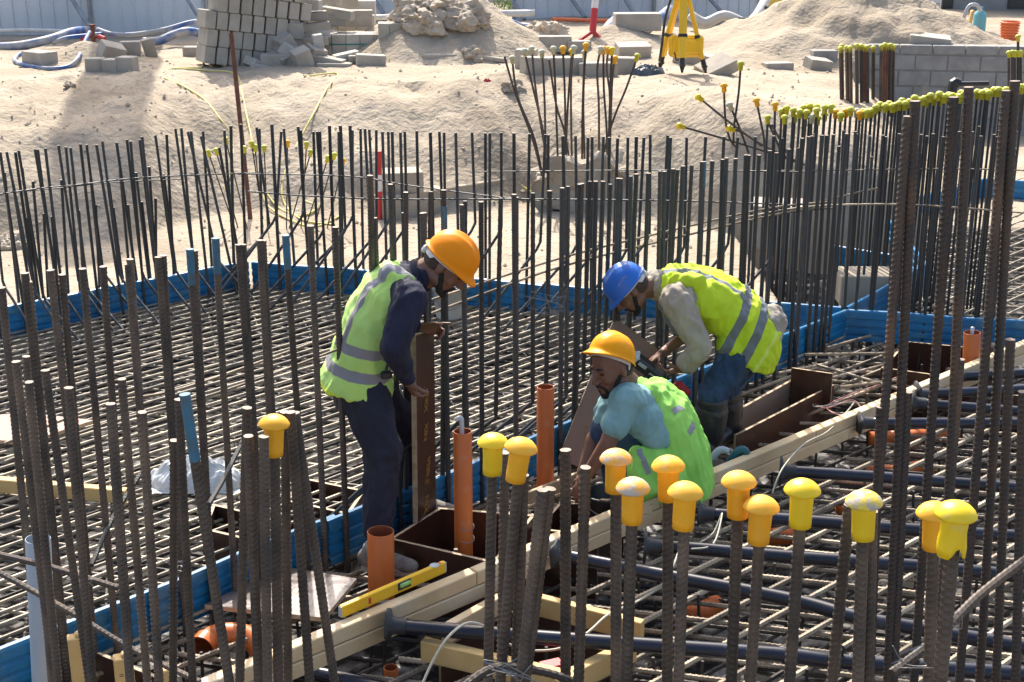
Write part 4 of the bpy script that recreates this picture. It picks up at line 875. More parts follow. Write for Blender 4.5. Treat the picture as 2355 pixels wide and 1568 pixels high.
# ---------------------------------------------------------------- timber beam, level, navy pipes
BZ = .01; BH = .066; BW = .055
TL0 = on(470, 1660, BZ); tA = T0.copy(); tA.z = 0
def tpt(s): return Vector((T0.x, T0.y, 0)) + TD * s      # s metres along the beam from its sighted front foot
ang = math.atan2(TD.y, TD.x)
def plank(s0_, s1_, lay, label, off=0., cat='timber beam'):
    c = tpt((s0_ + s1_) / 2) + TN * (BW / 2 + off); c.z = BZ + BH * (lay + .5) + .001 * lay
    mb = MB(); mb.bbox(c, (s1_ - s0_ - .004, BW, BH - .002), .004, Rz(ang)); o = mb.build('timber_plank', 'timber', loc=c); return tag(o, label, cat)
S1 = (on(1081, 1371, BZ) - Vector((T0.x, T0.y, BZ))).length
plank(-1.6, -.30, 1, 'upper timber plank running off the bottom edge left of the yellow level')
plank(-.30, S1, 1, 'upper timber plank carrying the yellow spirit level')
plank(S1, S1 + 1.15, 1, 'upper timber plank between the level and the crouching man')
plank(S1 + 1.15, 3.1, 1, 'upper timber plank under the navy pipe ends at middle right')
plank(3.1, 5.4, 1, 'upper timber plank running to the right edge')
plank(-1.6, .9, 0, 'lower timber plank at the near end of the beam', -.006)
plank(.9, 3.4, 0, 'lower timber plank in the middle of the beam', -.006)
plank(3.4, 5.4, 0, 'lower timber plank at the far end of the beam', -.006)
# spirit level
zt = BZ + BH * 2 + .002
a, b = on(790, 1423, zt), on(1028, 1318, zt); ld = (b - a); LL = ld.length; ld.normalize(); la = math.atan2(ld.y, ld.x); c = a + ld * LL / 2 + TN * .018
lv = empty('spirit_level', Vector((c.x, c.y, zt)), 'yellow spirit level lying on the timber beam', 'spirit level')
mb = MB(); c.z = zt + .025; mb.bbox(c, (LL, .024, .050), .003, Rz(la)); mat('level_yellow', (.84, .50, .012), .4, 0, (.80, .46, .02), 6); mb.build('frame', 'level_yellow', lv)
fn = Vector((ld.y, -ld.x, 0))
for s_, sz in ((.08, (.055, .004, .034)),):
    mb = MB(); mb.bbox(c + ld * LL * s_ + fn * .0135 + Vector((0, 0, .006)), (.07, .006, .036), .003, Rz(la)); mb.build('vial_housing', 'black_plastic', lv)
    mb = MB(); mb.tube([c + ld * (LL * s_ - .026) + fn * .016 + Vector((0, 0, .009)), c + ld * (LL * s_ + .026) + fn * .016 + Vector((0, 0, .009))], .010, 10); mb.build('vial', 'glass_green', lv, True)
mb = MB(); q = c + ld * LL * .40; mb.lathe([(.0, .001), (.016, .001), (.019, .0025), (.021, 0)], 18, Matrix.Translation(q + Vector((0, 0, .025)))); mb.build('end_vial', 'pvc_grey', lv, True)
mb = MB(); mb.bbox(c + ld * LL * .452 + Vector((0, 0, .0245)), (.010, .018, .003), .001, Rz(la)); mb.bbox(c - ld * LL * .25 + fn * .0125, (.012, .002, .026), .0005, Rz(la)); mb.build('mark', 'red_paint', lv)
for e in (-1, 1):
    mb = MB(); mb.bbox(c + ld * (LL / 2 + .002) * e, (.005, .020, .044), .001, Rz(la)); mb.build('end_cap', 'pvc_grey', lv)
for i in range(7):
    pass
# navy pipes with star flanges
def navy(P, label, z0=.105, z1=.09, r=.030, flange=True, extra=None):
    pts = []
    for i, q in enumerate(P):
        z = z0 + (z1 - z0) * i / (len(P) - 1); pts.append(on(q[0], q[1], z))
    pts[-1] = pts[-2] + (pts[-1] - pts[-2]) * 1.25
    root = empty('drain_pipe', pts[0], label, 'pipe', 'navy pipes fixed to the timber beam'); del root['group']
    mb = MB(); mb.tube(pts, r, 20, sm=5); mb.build('pipe', 'pvc_navy', root, True)
    if flange:
        d = (pts[1] - pts[0]).normalized(); M = Matrix.Translation(pts[0]) @ zaxis(d).to_matrix().to_4x4()
        mb = MB(); vs = []; n = 32; seed = pts[0].x * 7
        for ring, (rr, zz) in enumerate([(.033, .075), (.034, .03), (.040, .012), (.062, .004), (.062, -.004), (.0, -.004)]):
            for k in range(n):
                th = 2 * math.pi * k / n; f = 1
                if ring in (3, 4): f = 1 + .32 * max(0, math.cos(2 * th + seed)) ** 3 + .06 * math.sin(5 * th + seed)
                vs.append(M @ Vector((rr * f * math.cos(th), rr * f * math.sin(th), zz)))
        mb.add(vs, [(i * n + k, i * n + (k + 1) % n, (i + 1) * n + (k + 1) % n, (i + 1) * n + k) for i in range(5) for k in range(n)])
        mb.build('flange', 'black_rubber', root, True)
    return root, pts
r1, p1 = navy([(893, 1437), (1118, 1456), (1524, 1486), (1805, 1506), (1960, 1523), (2350, 1550)], 'nearest navy pipe, with a ribbed coupling, starting beside the yellow level')
navy([(1278, 1274), (1554, 1328), (1815, 1378), (1967, 1419), (2094, 1442), (2345, 1486)], 'second navy pipe from the front, sloping down to the right')
navy([(1482, 1254), (1594, 1261), (1822, 1281), (2101, 1301), (2350, 1325)], 'third navy pipe from the front, behind the capped bars')
navy([(1606, 1179), (1933, 1204), (2088, 1217), (2355, 1234)], 'fourth navy pipe from the front, passing behind most of the orange caps')
navy([(1795, 1082), (2067, 1100), (2355, 1123)], 'fifth navy pipe from the front, with a cream wire at its flange')
navy([(1975, 972), (2343, 973)], 'level navy pipe just below the pair of short bars')
navy([(2098, 926), (2343, 946)], 'navy pipe above the level one, partly hidden by tall bars')
navy([(2108, 907), (2350, 895)], 'navy pipe rising slightly to the right under the orange stub')
navy([(2190, 866), (2355, 858)], 'navy pipe touching the foot of the right orange stub')
navy([(2279, 811), (2355, 802)], 'farthest navy pipe, at the right edge by the timber')
navy([(640, 1532), (782, 1560), (900, 1590)], 'blue black pipe end at the bottom edge under the timber', flange=False, z0=-.08, z1=-.08)
# corrugated coupling and clamp on the nearest pipe
a, b = on(1858, 1512, .092), on(1915, 1519, .092); mb = MB(); P = []; rs = []; n = 14
for i in range(n * 2 + 1): P.append(a.lerp(b, i / (n * 2))); rs.append(.0345 if i % 2 else .0315)
mb.tube(P, rs, 18); mb.build('coupling', 'black_plastic', r1)
a, b = on(1800, 1506, .093), on(1815, 1508, .093); mb = MB(); mb.tube([a, b], .0345, 18); mb.build('collar', 'pvc_navy', r1)
a = on(1921, 1520, .092); mb = MB(); d = (b - a).normalized(); M = Matrix.Translation(a) @ zaxis(d).to_matrix().to_4x4()
mb.lathe([(.036, -.02), (.05, -.016), (.052, 0), (.05, .016), (.036, .02)], 20, M); mb.tube([a + Vector((-.02, 0, .03)), a + Vector((-.005, -.01, .075)), a + Vector((.025, -.01, .06)), a + Vector((.02, 0, .03))], .006, 6, sm=4); mb.build('clamp', 'black_rubber', r1)
a, b = on(1950, 1522, .091), on(2000, 1527, .091); mb = MB(); P = []; rs = []
for i in range(13): P.append(a.lerp(b, i / 12)); rs.append(.034 if i % 2 else .0312)
mb.tube(P, rs, 18); mb.build('coupling', 'black_plastic', r1)

# orange and grey plastic pipes ------------------------------------------------
def upipe(x, ytop, ybot, w, label, m='pvc_orange', mi='pvc_orange_in', zb=0., tilt=0., name='plastic_pipe'):
    b = on(x, ybot, zb); d = (b - Vector((0, 0, CAM_H))).length; r = w / FPX * (b.y * math.cos(PITCH) + (CAM_H - b.z) * math.sin(PITCH)) / 2
    t = at(x, ytop + 6, b.y); h = t.z; top = Vector((t.x + tilt, b.y, h)); bot = Vector((b.x, b.y, zb - .15)); dd = (top - bot); L = dd.length
    M = Matrix.Translation(bot) @ zaxis(dd).to_matrix().to_4x4()
    mb = MB(); mb.lathe([(r, 0), (r, L - .002), (r - .0015, L), (r - .003, L), (r - .0035, L - .002)], 28, M)
    root = empty(name, (b.x, b.y, zb), label, 'pipe'); mb.build('tube', m, root, True)
    mb = MB(); mb.lathe([(r - .0036, L - .001), (r - .0036, 0)], 28, M); mb.build('inner_wall', mi, root, True)
    return root, top, r
upipe(875, 1215, 1345, 61, 'short wide orange pipe stub beside the shoe of the standing man')
rb, tb, rr = upipe(1066, 985, 1275, 42, 'tall orange pipe with a wire tied round it in front of the plywood box', tilt=-.005)
mb = MB(); mb.tube([tb + Vector((-.004, 0, -.05)), tb + Vector((-.004, 0, .045)), tb + Vector((-.012, 0, .062)), tb + Vector((-.03, 0, .052))], .011, 8, sm=4); mb.build('inner_tube', 'clear_sheet', rb, True)
wz = [tb.z - .46, tb.z - .52]
mb = MB()
for z in wz:
    mb.tube([Vector((tb.x + .004 + (rr + .002) * math.cos(q * .5), tb.y + (rr + .002) * math.sin(q * .5), z + .006 * math.sin(q))) for q in range(14)], .0016, 4)
mb.tube([Vector((tb.x - .02, tb.y - rr, wz[1])), Vector((tb.x - .01, tb.y - rr - .01, wz[1] - .09)), Vector((tb.x + .06, tb.y - rr - .03, wz[1] - .17)), on(1155, 1290, .12)], .0016, 4, sm=5)
tag(mb.build('tie_wire', 'wire'), 'thin wire wound round the tall orange pipe', 'wire')
upipe(1254, 883, 1130, 39, 'tallest orange pipe standing behind the row of yellow caps')
rd, td, rr = upipe(2235, 758, 862, 38, 'orange pipe stub at right before the blue sheet')
mb = MB(); mb.tube([td + Vector((.0, 0, -.05)), td + Vector((0, 0, .03)), td + Vector((0, 0, .035))], [.012, .012, .008], 8); mb.build('inner_tube', 'clear_sheet', rd, True)
upipe(100, 1232, 1640, 55, 'light grey plastic pipe standing at the lower left', 'pvc_grey', 'pvc_grey', -.05, tilt=-.02)
upipe(493, 1566, 1600, 60, 'rim of an orange pipe at the bottom edge under the timber', zb=-.02)
a = on(1, 1, 0); eb = empty('pipe_elbow', on(520, 1500, -.05), 'orange pipe elbow lying on its side below the blue sheet', 'pipe elbow')
P = [on(462, 1490, -.05), on(480, 1468, -.045), on(520, 1458, -.03), on(565, 1462, -.04), on(590, 1480, -.06), on(600, 1500, -.09)]
mb = MB(); mb.tube(P, .047, 22, cap=False, sm=5); mb.build('tube', 'pvc_orange', eb, True)
mb = MB(); mb.tube([P[0] + (P[0] - P[1]).normalized() * .002, P[0] + (P[1] - P[0]).normalized() * .05], .055, 22, cap=False); mb.build('socket', 'pvc_orange', eb, True)
mb = MB(); mb.tube(P[:3], .042, 18, cap=False, sm=4); mb.build('inner_wall', 'pvc_orange_in', eb, True)
upipe(898, 1528, 1560, 34, 'dark orange pipe piece below the beam and flange', zb=-.15)
for (x0, y0, x1, y1, l) in [(1990, 1090, 2140, 1075, 'buried orange pipe length seen under the far pipes'), (1930, 1172, 2010, 1160, 'buried orange pipe length under the fourth navy pipe'), (1760, 1236, 1840, 1228, 'buried orange pipe length under the third navy pipe'), (1580, 1420, 1650, 1390, 'buried orange pipe length under the second navy pipe'), (2000, 1010, 2200, 1000, 'buried orange pipe length under the level pipe')]:
    mb = MB(); mb.tube([on(x0, y0, -.16), on(x1, y1, -.16)], .045, 14); tag(mb.build('buried_pipe', 'pvc_orange', smooth=True), l, 'pipe')

# plywood ------------------------------------------------------------------
def slabboard(c0, c1, h0, h1, th, label, face='ply_face', name='plywood_board', parent=None, part='board'):
    # upright board from plan point c0 to c1, heights h0..h1, with pale cut edges
    d = (c1 - c0); d.z = 0; L = d.length; d.normalize(); n = Vector((-d.y, d.x, 0)); c = (c0 + c1) / 2
    mb = MB(); M = Rz(math.atan2(d.y, d.x))
    for s_ in (-1, 1): mb.box(Vector((c.x, c.y, (h0 + h1) / 2)) + n * s_ * (th / 2 - .001), (L, .002, h1 - h0), M)
    mb.mi = 1; mb.box(Vector((c.x, c.y, (h0 + h1) / 2)), (L - .001, th - .004, h1 - h0 - .001), M)
    if parent is not None: return mb.build(part, [face, 'ply_edge'], parent)
    o = mb.build(name, [face, 'ply_edge'], loc=(c.x, c.y, h0)); return tag(o, label, 'plywood board')
def pbox(P, h0, h1, label, face='ply_face', drop=()):
    c = sum(P, Vector()) / len(P); root = empty('formwork_box', Vector((c.x, c.y, h0)), label, 'formwork box')
    for i in range(len(P)):
        if i in drop: continue
        a, b = P[i], P[(i + 1) % len(P)]; d = (b - a).normalized() * .011
        slabboard(a + (d if i % 2 else -d), b - (d if i % 2 else -d), h0, h1, .018, None, face, parent=root, part='side_board')
    return root
Bx = [on(1012, 1168, .10), on(1225, 1185, .10), on(1135, 1292, .10), on(900, 1238, .10)]
box1 = pbox(Bx, -.30, .10, 'brown film faced plywood box behind the orange pipes')
pbox([on(700, 1100, .03), on(835, 1128, .03), on(800, 1180, .03), on(660, 1150, .03)], -.28, .03, 'brown plywood box half hidden behind the legs of the standing man')
pbox([on(492, 1160, .06), on(600, 1185, .06), on(575, 1240, .06), on(470, 1215, .06)], -.28, .06, 'small brown plywood box at the left before the blue sheet')
pbox([on(1290, 1155, .05), on(1430, 1165, .05), on(1370, 1230, .05), on(1235, 1215, .05)], -.28, .05, 'plywood box the crouching man reaches into')
pbox([on(2085, 785, .04), on(2300, 805, .04), on(2230, 872, .04), on(2030, 845, .04)], -.28, .04, 'brown plywood box near the right orange stub')
Lb = [on(1700, 968, .03), on(1824, 893, .03), on(1912, 905, .03), on(1912, 880, .03)]
slabboard(on(1690, 945, .10), on(1822, 872, .10), -.10, .10, .018, 'long brown plywood strip behind the other, beside the rubber boots', 'ply_dusty')
slabboard(on(1690, 1000, .08), on(1915, 884, .08), -.12, .08, .018, 'long brown plywood strip in front, beside the rubber boots')
slabboard(on(1818, 878, .10), on(1912, 892, .10), -.05, .19, .018, 'square brown plywood panel closing the two long strips')
slabboard(on(2290, 905, .02), on(2420, 915, .02), -.25, .02, .018, 'brown plywood edge at the right under the far pipes')
# loose boards lying on the mats
def flatboard(P, z, th, m, label, name='plywood_sheet', cat='plywood sheet', z2=None):
    Q = [on(*p, z if not z2 else z2[i]) for i, p in enumerate(P)]; mb = MB(); n = len(Q)
    mb.add(Q, [tuple(range(n))]); mb.mi = 1
    lo = [q - Vector((0, 0, th)) for q in Q]; mb.add([q - Vector((0, 0, .0005)) for q in Q] + lo, [(i, n + i, n + (i + 1) % n, (i + 1) % n) for i in range(n)] + [tuple(range(2 * n - 1, n - 1, -1))])
    o = mb.build(name, [m, 'ply_edge'], loc=Q[0]); return tag(o, label, cat)
mat('ply_red', (.30, .15, .11), .55, 0, (.24, .12, .09), 5, .0006, 90)
mat('ply_sheen', (.14, .11, .10), .22, 0, (.20, .17, .155), 6, .004, 14, 0, dust=(.10, .07, .055), dust_amt=.4, dscale=4)
flatboard([(-60, 958), (60, 948), (215, 966), (60, 1016), (-60, 1008)], .05, .02, 'ply_red', 'reddish plywood sheet lying on the mat at the left edge')
flatboard([(640, 1300), (820, 1330), (745, 1420), (470, 1390), (560, 1345)], .05, .02, 'ply_sheen', 'shiny brown plywood sheet lying left of the orange stub')
a, b = on(-60, 1108, .06), on(292, 1140, .06); c = (a + b) / 2; mb = MB(); mb.bbox(c, ((b - a).length, .05, .07), .004, Rz(math.atan2(b.y - a.y, b.x - a.x))); tag(mb.build('timber_batten', 'timber_yellow', loc=c), 'yellow timber batten lying on the mat at the left edge', 'timber batten')
crumple(on(455, 1105, .02), .25, .14, .13, 'clear_sheet', 'clump of clear plastic sheeting lying on the mat', 'plastic_sheet', 'plastic sheet', 12, 34)
# lower left formwork: boards and yellow posts
slabboard(on(-60, 1560, .05), on(150, 1508, .05), -.3, .05, .018, 'brown plywood board at the bottom left corner')
slabboard(on(225, 1500, .05), on(420, 1580, .05), -.3, .05, .018, 'brown plywood board at the bottom left behind the yellow posts')
for (x, yt, w, l, ch) in [(175, 1462, .062, 'square yellow timber post beside the grey pipe', 0), (282, 1508, .066, 'yellow timber post with a split top and a dark stamp', 1), (385, 1535, .05, 'yellow timber post end at the bottom edge', 2)]:
    c = at(x, yt, 4.35); mb = MB(); b_ = Vector((c.x, c.y, -.3)); mb.bbox((b_ + c) / 2, (w, w * .8, c.z + .3), .004, Rz(.35)); mb.bbox(c + Vector((.01, .004, .006)), (w * .5, w * .5, .016), .005, Rz(.35))
    po = mb.build('timber_post', 'timber_yellow', loc=b_); tag(po, l, 'timber post')
    if ch == 1:
        mb = MB(); q = c + Vector((-.008, -w * .42, -.06)); mb.tube([q + Vector((.014 * math.cos(t * .6), -.003, .005 * math.sin(t * .6))) for t in range(12)], .0012, 4); mb.build('stamp', 'black_plastic', po)
# timber frame in the near mat
def batten(x0, y0, x1, y1, z, w, h, m, label, name='timber_batten'):
    a, b = on(x0, y0, z), on(x1, y1, z); c = (a + b) / 2; c.z = z - h / 2; mb = MB(); mb.bbox(c, ((b - a).length, w, h), .003, Rz(math.atan2(b.y - a.y, b.x - a.x))); tag(mb.build(name, m, loc=c), label, 'timber batten')
batten(972, 1468, 1330, 1552, .06, .045, .09, 'timber_yellow', 'front batten of the yellow timber frame under the nearest pipe')
batten(1222, 1364, 1478, 1428, .05, .04, .09, 'timber_yellow', 'back batten of the yellow timber frame')
batten(1022, 1438, 1150, 1366, .05, .04, .08, 'timber', 'left back batten of the yellow timber frame')
batten(1275, 1560, 1456, 1470, .05, .045, .09, 'timber_yellow', 'right batten of the yellow timber frame')
slabboard(on(1225, 1392, 0), on(1460, 1452, 0), -.28, -.04, .018, 'brown plywood lining inside the yellow timber frame')
slabboard(on(1010, 1468, 0), on(1180, 1380, 0), -.28, -.05, .018, 'brown plywood lining along the left of the yellow timber frame')
mb = MB(); q = on(1268, 1534, -.02); mb.bbox(q, (.09, .06, .04), .004, Rz(.4)); tag(mb.build('red_block', 'red_paint'), 'small red block inside the yellow timber frame', 'block')
batten(1380, 1150, 1500, 1158, .12, .05, .045, 'timber', 'short pinkish timber offcut behind the scuffed orange cap')
batten(1470, 1085, 1630, 1130, .09, .035, .02, 'timber', 'pale timber strip under the crouching man')
batten(1215, 1130, 1360, 1072, .09, .02, .07, 'ply_edge', 'tan board edge behind the hand of the crouching man')
# cables in the near part
def mcable(P, r, m, label):
    pts = [on(x, y, z) for x, y, z in P]; mb = MB(); mb.tube(pts, r, 8, sm=6); tag(mb.build('cable', m, smooth=True, loc=pts[0]), label, 'cable')
mcable([(960, 1600, .0), (990, 1530, .08), (1030, 1465, .16), (1075, 1432, .16), (1118, 1442, .13), (1160, 1475, .04), (1210, 1495, .0), (1290, 1490, .0), (1350, 1455, .03), (1400, 1412, .05), (1470, 1380, .03), (1530, 1335, .06), (1560, 1270, .12)], .0055, 'cable_cream', 'cream cable arching over the nearest navy pipe')
mcable([(1590, 1262, .14), (1640, 1250, .12), (1660, 1180, .17), (1640, 1225, .10), (1605, 1250, .08)], .004, 'cable_cream', 'thin cream wire hanging at the fourth navy pipe')
mcable([(1775, 1135, .10), (1800, 1075, .2), (1850, 1020, .16), (1905, 990, .14), (1960, 930, .05), (1950, 925, .04), (1880, 935, .03), (1868, 930, .03)], .004, 'cable_cream', 'cream wire looped over the beam at the fifth pipe')
mcable([(1870, 928, .02), (1900, 938, .03), (1960, 920, .04), (1980, 950, .03), (1940, 957, .02), (1900, 935, .02), (1960, 905, .03), (2020, 885, .02), (2060, 868, .0)], .0045, 'cable_pink', 'pinkish red cable lying in loops on the mat behind the beam')
# scrap bars lying loose on the mat near the raft corner
for i, (x0, y0, x1, y1, l) in enumerate([(1868, 836, 2070, 895, 'straight loose bar slanting across the scrap near the raft corner'), (1790, 858, 1900, 836, 'loose bar end left of the slanting one'), (1850, 815, 2060, 812, 'loose bar lying level near the raft corner'), (1760, 905, 2030, 840, 'long loose bar rising toward the raft corner'),
        (1930, 890, 2080, 872, 'loose bar right of the square plywood panel'), (1900, 800, 2000, 772, 'thick loose bar right at the foot of the blue sheet')]):
    mb = MB(); mb.tube([on(x0, y0, .03 + .012 * (i % 3)), on(x1, y1, .02)], .010, 8); tag(mb.build('loose_bar', 'mat_steel'), l, 'steel bar')
# short uprights standing between boards
for x, yt, yb, l in [(1050, 1262, 1320, 'short upright bar end before the tall orange pipe'), (1636, 1040, 1120, 'short upright bar end beside the circular saw'), (1995, 905, 940, 'short upright bar end by the pinkish cable')]:
    b_ = on(x, yb, -.05); t_ = at(x - 2, yt, b_.y); mb = MB(); mb.tube([b_ - Vector((0, 0, .1)), t_], .010, 10); tag(mb.build('bar_end', 'brown_steel'), l, 'bar end')
# white bucket
bb = on(1035, 728, .0); bk = empty('bucket', bb, 'white plastic bucket with orange smears standing on the dense mat', 'bucket'); M = Matrix.Translation(bb)
mat('bucket_white', (.60, .60, .57), .45, 0, (.50, .50, .48), 6, 0, None, 0, dust=(.55, .40, .20), dust_amt=.30, dscale=5)
mb = MB(); mb.lathe([(0, 0), (.095, 0), (.100, .01), (.125, .22), (.132, .22), (.132, .24), (.123, .24), (.096, .02), (0, .018)], 28, M); mb.build('body', 'bucket_white', bk, True)
mb = MB(); mb.tube([bb + Vector((-.13, 0, .22)), bb + Vector((-.09, -.10, .13)), bb + Vector((0, -.15, .09)), bb + Vector((.09, -.10, .13)), bb + Vector((.13, 0, .22))], .003, 6, sm=5); mb.build('handle', 'wire', bk)
# black bucket by the crouching man
bb = on(1388, 1208, .0); bk = empty('black_bucket', bb, 'black rubber bucket with a wire handle beside the crouching man', 'bucket'); M = Matrix.Translation(bb)
mb = MB(); mb.lathe([(0, 0), (.07, 0), (.095, .16), (.102, .165), (.098, .175), (.09, .16), (.066, .01), (0, .01)], 24, M); mb.build('body', 'black_plastic', bk, True)
mb = MB(); mb.tube([bb + Vector((-.10, 0, .16)), bb + Vector((-.07, -.08, .12)), bb + Vector((0, -.115, .10)), bb + Vector((.07, -.08, .12)), bb + Vector((.10, 0, .16))], .0028, 6, sm=5); mb.build('handle', 'wire', bk)
# circular saw behind the crouching man
sc_ = on(1668, 1080, .06); sw = empty('circular_saw', sc_, 'teal and grey circular saw lying between the crouching man and the boots', 'power tool')
mb = MB(); mb.tube([sc_ + Vector(p) for p in [(-.07, 0, .0), (-.065, 0, .07), (-.03, 0, .11), (.01, 0, .10)]], [.020, .022, .024, .018], 12, sm=4); mb.build('blade_guard', 'pvc_grey', sw, True)
mb = MB(); mb.tube([sc_ + Vector(p) for p in [(0, .02, -.02), (.03, .02, .05), (.07, .02, .10), (.10, .02, .09), (.10, .02, .04)]], [.022, .02, .020, .020, .022], 12, sm=4); mb.bbox(sc_ + Vector((-.02, 0, -.02)), (.12, .09, .07), .02, Rz(.3)); mb.tube([sc_ + Vector((-.02, -.02, -.03)), sc_ + Vector((.07, -.05, -.03))], .035, 14); mb.build('motor_body', 'teal_plastic', sw, True)
mb = MB(); mb.lathe([(0, -.002), (.07, -.002), (.07, .002), (0, .002)], 28, Matrix.Translation(sc_ + Vector((-.05, -.03, .0))) @ Matrix.Rotation(R(90), 4, 'X')); mb.bbox(sc_ + Vector((0, -.02, -.055)), (.22, .12, .006), .002, Rz(.3)); mb.build('blade_and_plate', 'galvanised', sw)
mb = MB(); mb.tube([sc_ + Vector(p) for p in [(.10, .02, .04), (.11, .0, .0), (.09, -.03, -.03)]], .02, 10, sm=3); mb.build('grip', 'black_plastic', sw, True)
mb = MB(); q = on(2020, 900, .0); 

# ---------------------------------------------------------------- near starter bars and their caps
def fbar(x, y, xb, Y, r, m, label, group=None, yb=1568, tip=None):
    T = at(x, y, Y); B_ = at(xb, yb, Y); d = (T - B_).normalized(); d.y = 0; L = T.z + .15
    o = bar(T, d, L, r, True, m, ql=.1); o.name = 'starter_bar'; tag(o, label, 'starter bar', group)
    if tip:
        mb = MB(); mb.tube([T + d * .002, T - d.normalized() * tip], r * 1.17, 12); t = mb.build('painted_tip', 'tip_blue', o); t.matrix_parent_inverse = Matrix.LocRotScale(o.location, o.rotation_euler, None).inverted()
    return T, d.normalized()
for a in [(37, 831, 123, 3.3, 'left of the reddish sheet'), (60, 819, 118, 3.7, 'behind the first at the left edge'), (67, 878, 134, 3.15, 'in front of the grey pipe'), (104, 851, 205, 3.3, 'crossing behind the grey pipe to the yellow post'), (158, 891, 212, 3.1, 'right of the grey pipe'),
          (254, 928, 299, 3.0, 'over the middle yellow post'), (280, 871, 339, 3.2, 'just behind the bar over the middle post'), (327, 947, 366, 2.9, 'left of the clear sheeting, thick'), (400, 1012, 398, 3.2, 'shortest of the bars before the clear sheeting'), (411, 918, 443, 3.15, 'beside the blue tipped bar')]:
    fbar(a[0], a[1], a[2], a[3], .0100, 'brown_steel', 'thick brown ribbed bar ' + a[4])
fbar(425, 908, 527, 2.95, .0110, 'brown_steel', 'thick ribbed bar with a long faded blue tip, leaning right', tip=.16)
for a in [(568, 937, 551, 3.1, 'left in the cluster under the lone orange cap'), (571, 1002, 595, 2.95, 'with a flat cut top in the lone cap cluster'), (606, 1003, 615, 2.9, 'directly in front of the lone orange cap'), (655, 947, 662, 3.1, 'right behind the lone orange cap'), (668, 947, 712, 3.05, 'leaning right of the lone orange cap'), (678, 949, 769, 3.1, 'leaning farthest right in the lone cap cluster')]:
    fbar(a[0], a[1], a[2], a[3], .0108, 'brown_steel', 'thick brown ribbed bar ' + a[4])
CM = {}
def bigcap(x, y, xb, Y, dome, sleeve, label, blabel, s=1.0, torn=False, r=.0114, tilt=0., yb=1568):
    # x,y = foot of the sleeve in the sighting
    if tilt: pass
    B_ = at(xb, yb, Y); F_ = at(x, y, Y); d = (F_ - B_).normalized(); d.y = 0; d.normalize()
    T, dd = fbar(x + (x - xb) * -.0, y, xb, Y, r, 'brown_steel', blabel, yb=yb)
    key = (dome, sleeve, torn)
    if key not in CM: CM[key] = cap_mesh('cap', dome, sleeve, torn=torn, n=28)
    org = T + dd * (.062 * s)
    root = empty('safety_cap', org, label, 'safety cap')
    q = (Matrix.Rotation(tilt, 3, 'Y').to_quaternion() @ zaxis(dd)) if tilt else zaxis(dd)
    for nm, me in (('dome', CM[key][0]), ('sleeve', CM[key][1])):
        o = link(nm, me); o.parent = root
    root.rotation_euler = q.to_euler(); root.scale = (s, s, s)
Yl, Ol, Ys, Os = 'yellow_plastic', 'orange_plastic', 'yellow_scuffed', 'orange_scuffed'
mat('orange_faded', (.90, .46, .025), .55, 0, (.86, .46, .06), 6, .0006, 60, 0, spec=.3, dust=(.80, .50, .14), dust_amt=.36, dscale=40)
bigcap(631, 1033, 640, 2.95, Ol, Ol, 'smooth orange cap alone in the left bar cluster', 'thick bar under the lone orange cap in the left cluster', s=.97, tilt=.03)
bigcap(1132, 1076, 1122, 2.95, Yl, Yl, 'clean yellow cap, first of the row, at the middle cluster', 'bar under the first yellow cap in the middle cluster', s=.98)
bigcap(1192, 1092, 1150, 2.8, 'orange_faded', Ol, 'orange cap tilted over a pair of bars beside the first yellow cap', 'left bar of the pair under the tilted orange cap', s=1.0, tilt=.08)
bigcap(1416, 1116, 1416, 2.75, Os, Ol, 'orange cap with chipped pale top, first below the crouching man', 'bar under the chipped orange cap', s=.96, tilt=.03)
bigcap(1453, 1186, 1440, 2.65, Os, Ol, 'orange cap with grey scuffed top, lowest of the pair before the crouching man', 'bar under the grey scuffed orange cap', s=.98)
bigcap(1536, 1134, 1534, 2.7, 'orange_faded', Ol, 'clean orange cap just below the lime vest', 'bar under the clean orange cap below the lime vest', s=.97)
bigcap(1573, 1199, 1560, 2.6, 'orange_faded', Ol, 'glossy orange cap in front of the timber beam end', 'bar under the glossy orange cap by the beam', s=1.0, tilt=.03)
bigcap(1696, 1173, 1681, 2.65, 'orange_faded', Ol, 'orange cap with a dull flecked top right of the beam', 'bar under the flecked orange cap', s=1.0)
bigcap(1746, 1232, 1725, 2.6, 'orange_faded', Ol, 'orange cap with a small dent, lowest orange one between beam and yellow cap', 'bar under the dented orange cap', s=1.02, tilt=.03)
bigcap(1840, 1194, 1815, 2.55, Yl, Yl, 'clean bright yellow cap right of the dented orange one', 'bar under the clean bright yellow cap', s=1.0)
bigcap(1984, 1222, 1972, 2.5, Ys, Yl, 'yellow cap with a scuffed grey top', 'left bar under the scuffed yellow cap', s=1.0)
bigcap(2146, 1246, 2135, 2.5, 'orange_faded', Ol, 'orange cap half hidden behind the torn yellow cap', 'bar under the half hidden orange cap', s=.98)
bigcap(2190, 1258, 2161, 2.25, Ys if 0 else Yl, Yl, 'large yellow cap with a torn split sleeve at right', 'bar under the torn yellow cap', s=1.02, torn=True, tilt=.04, r=.0122)
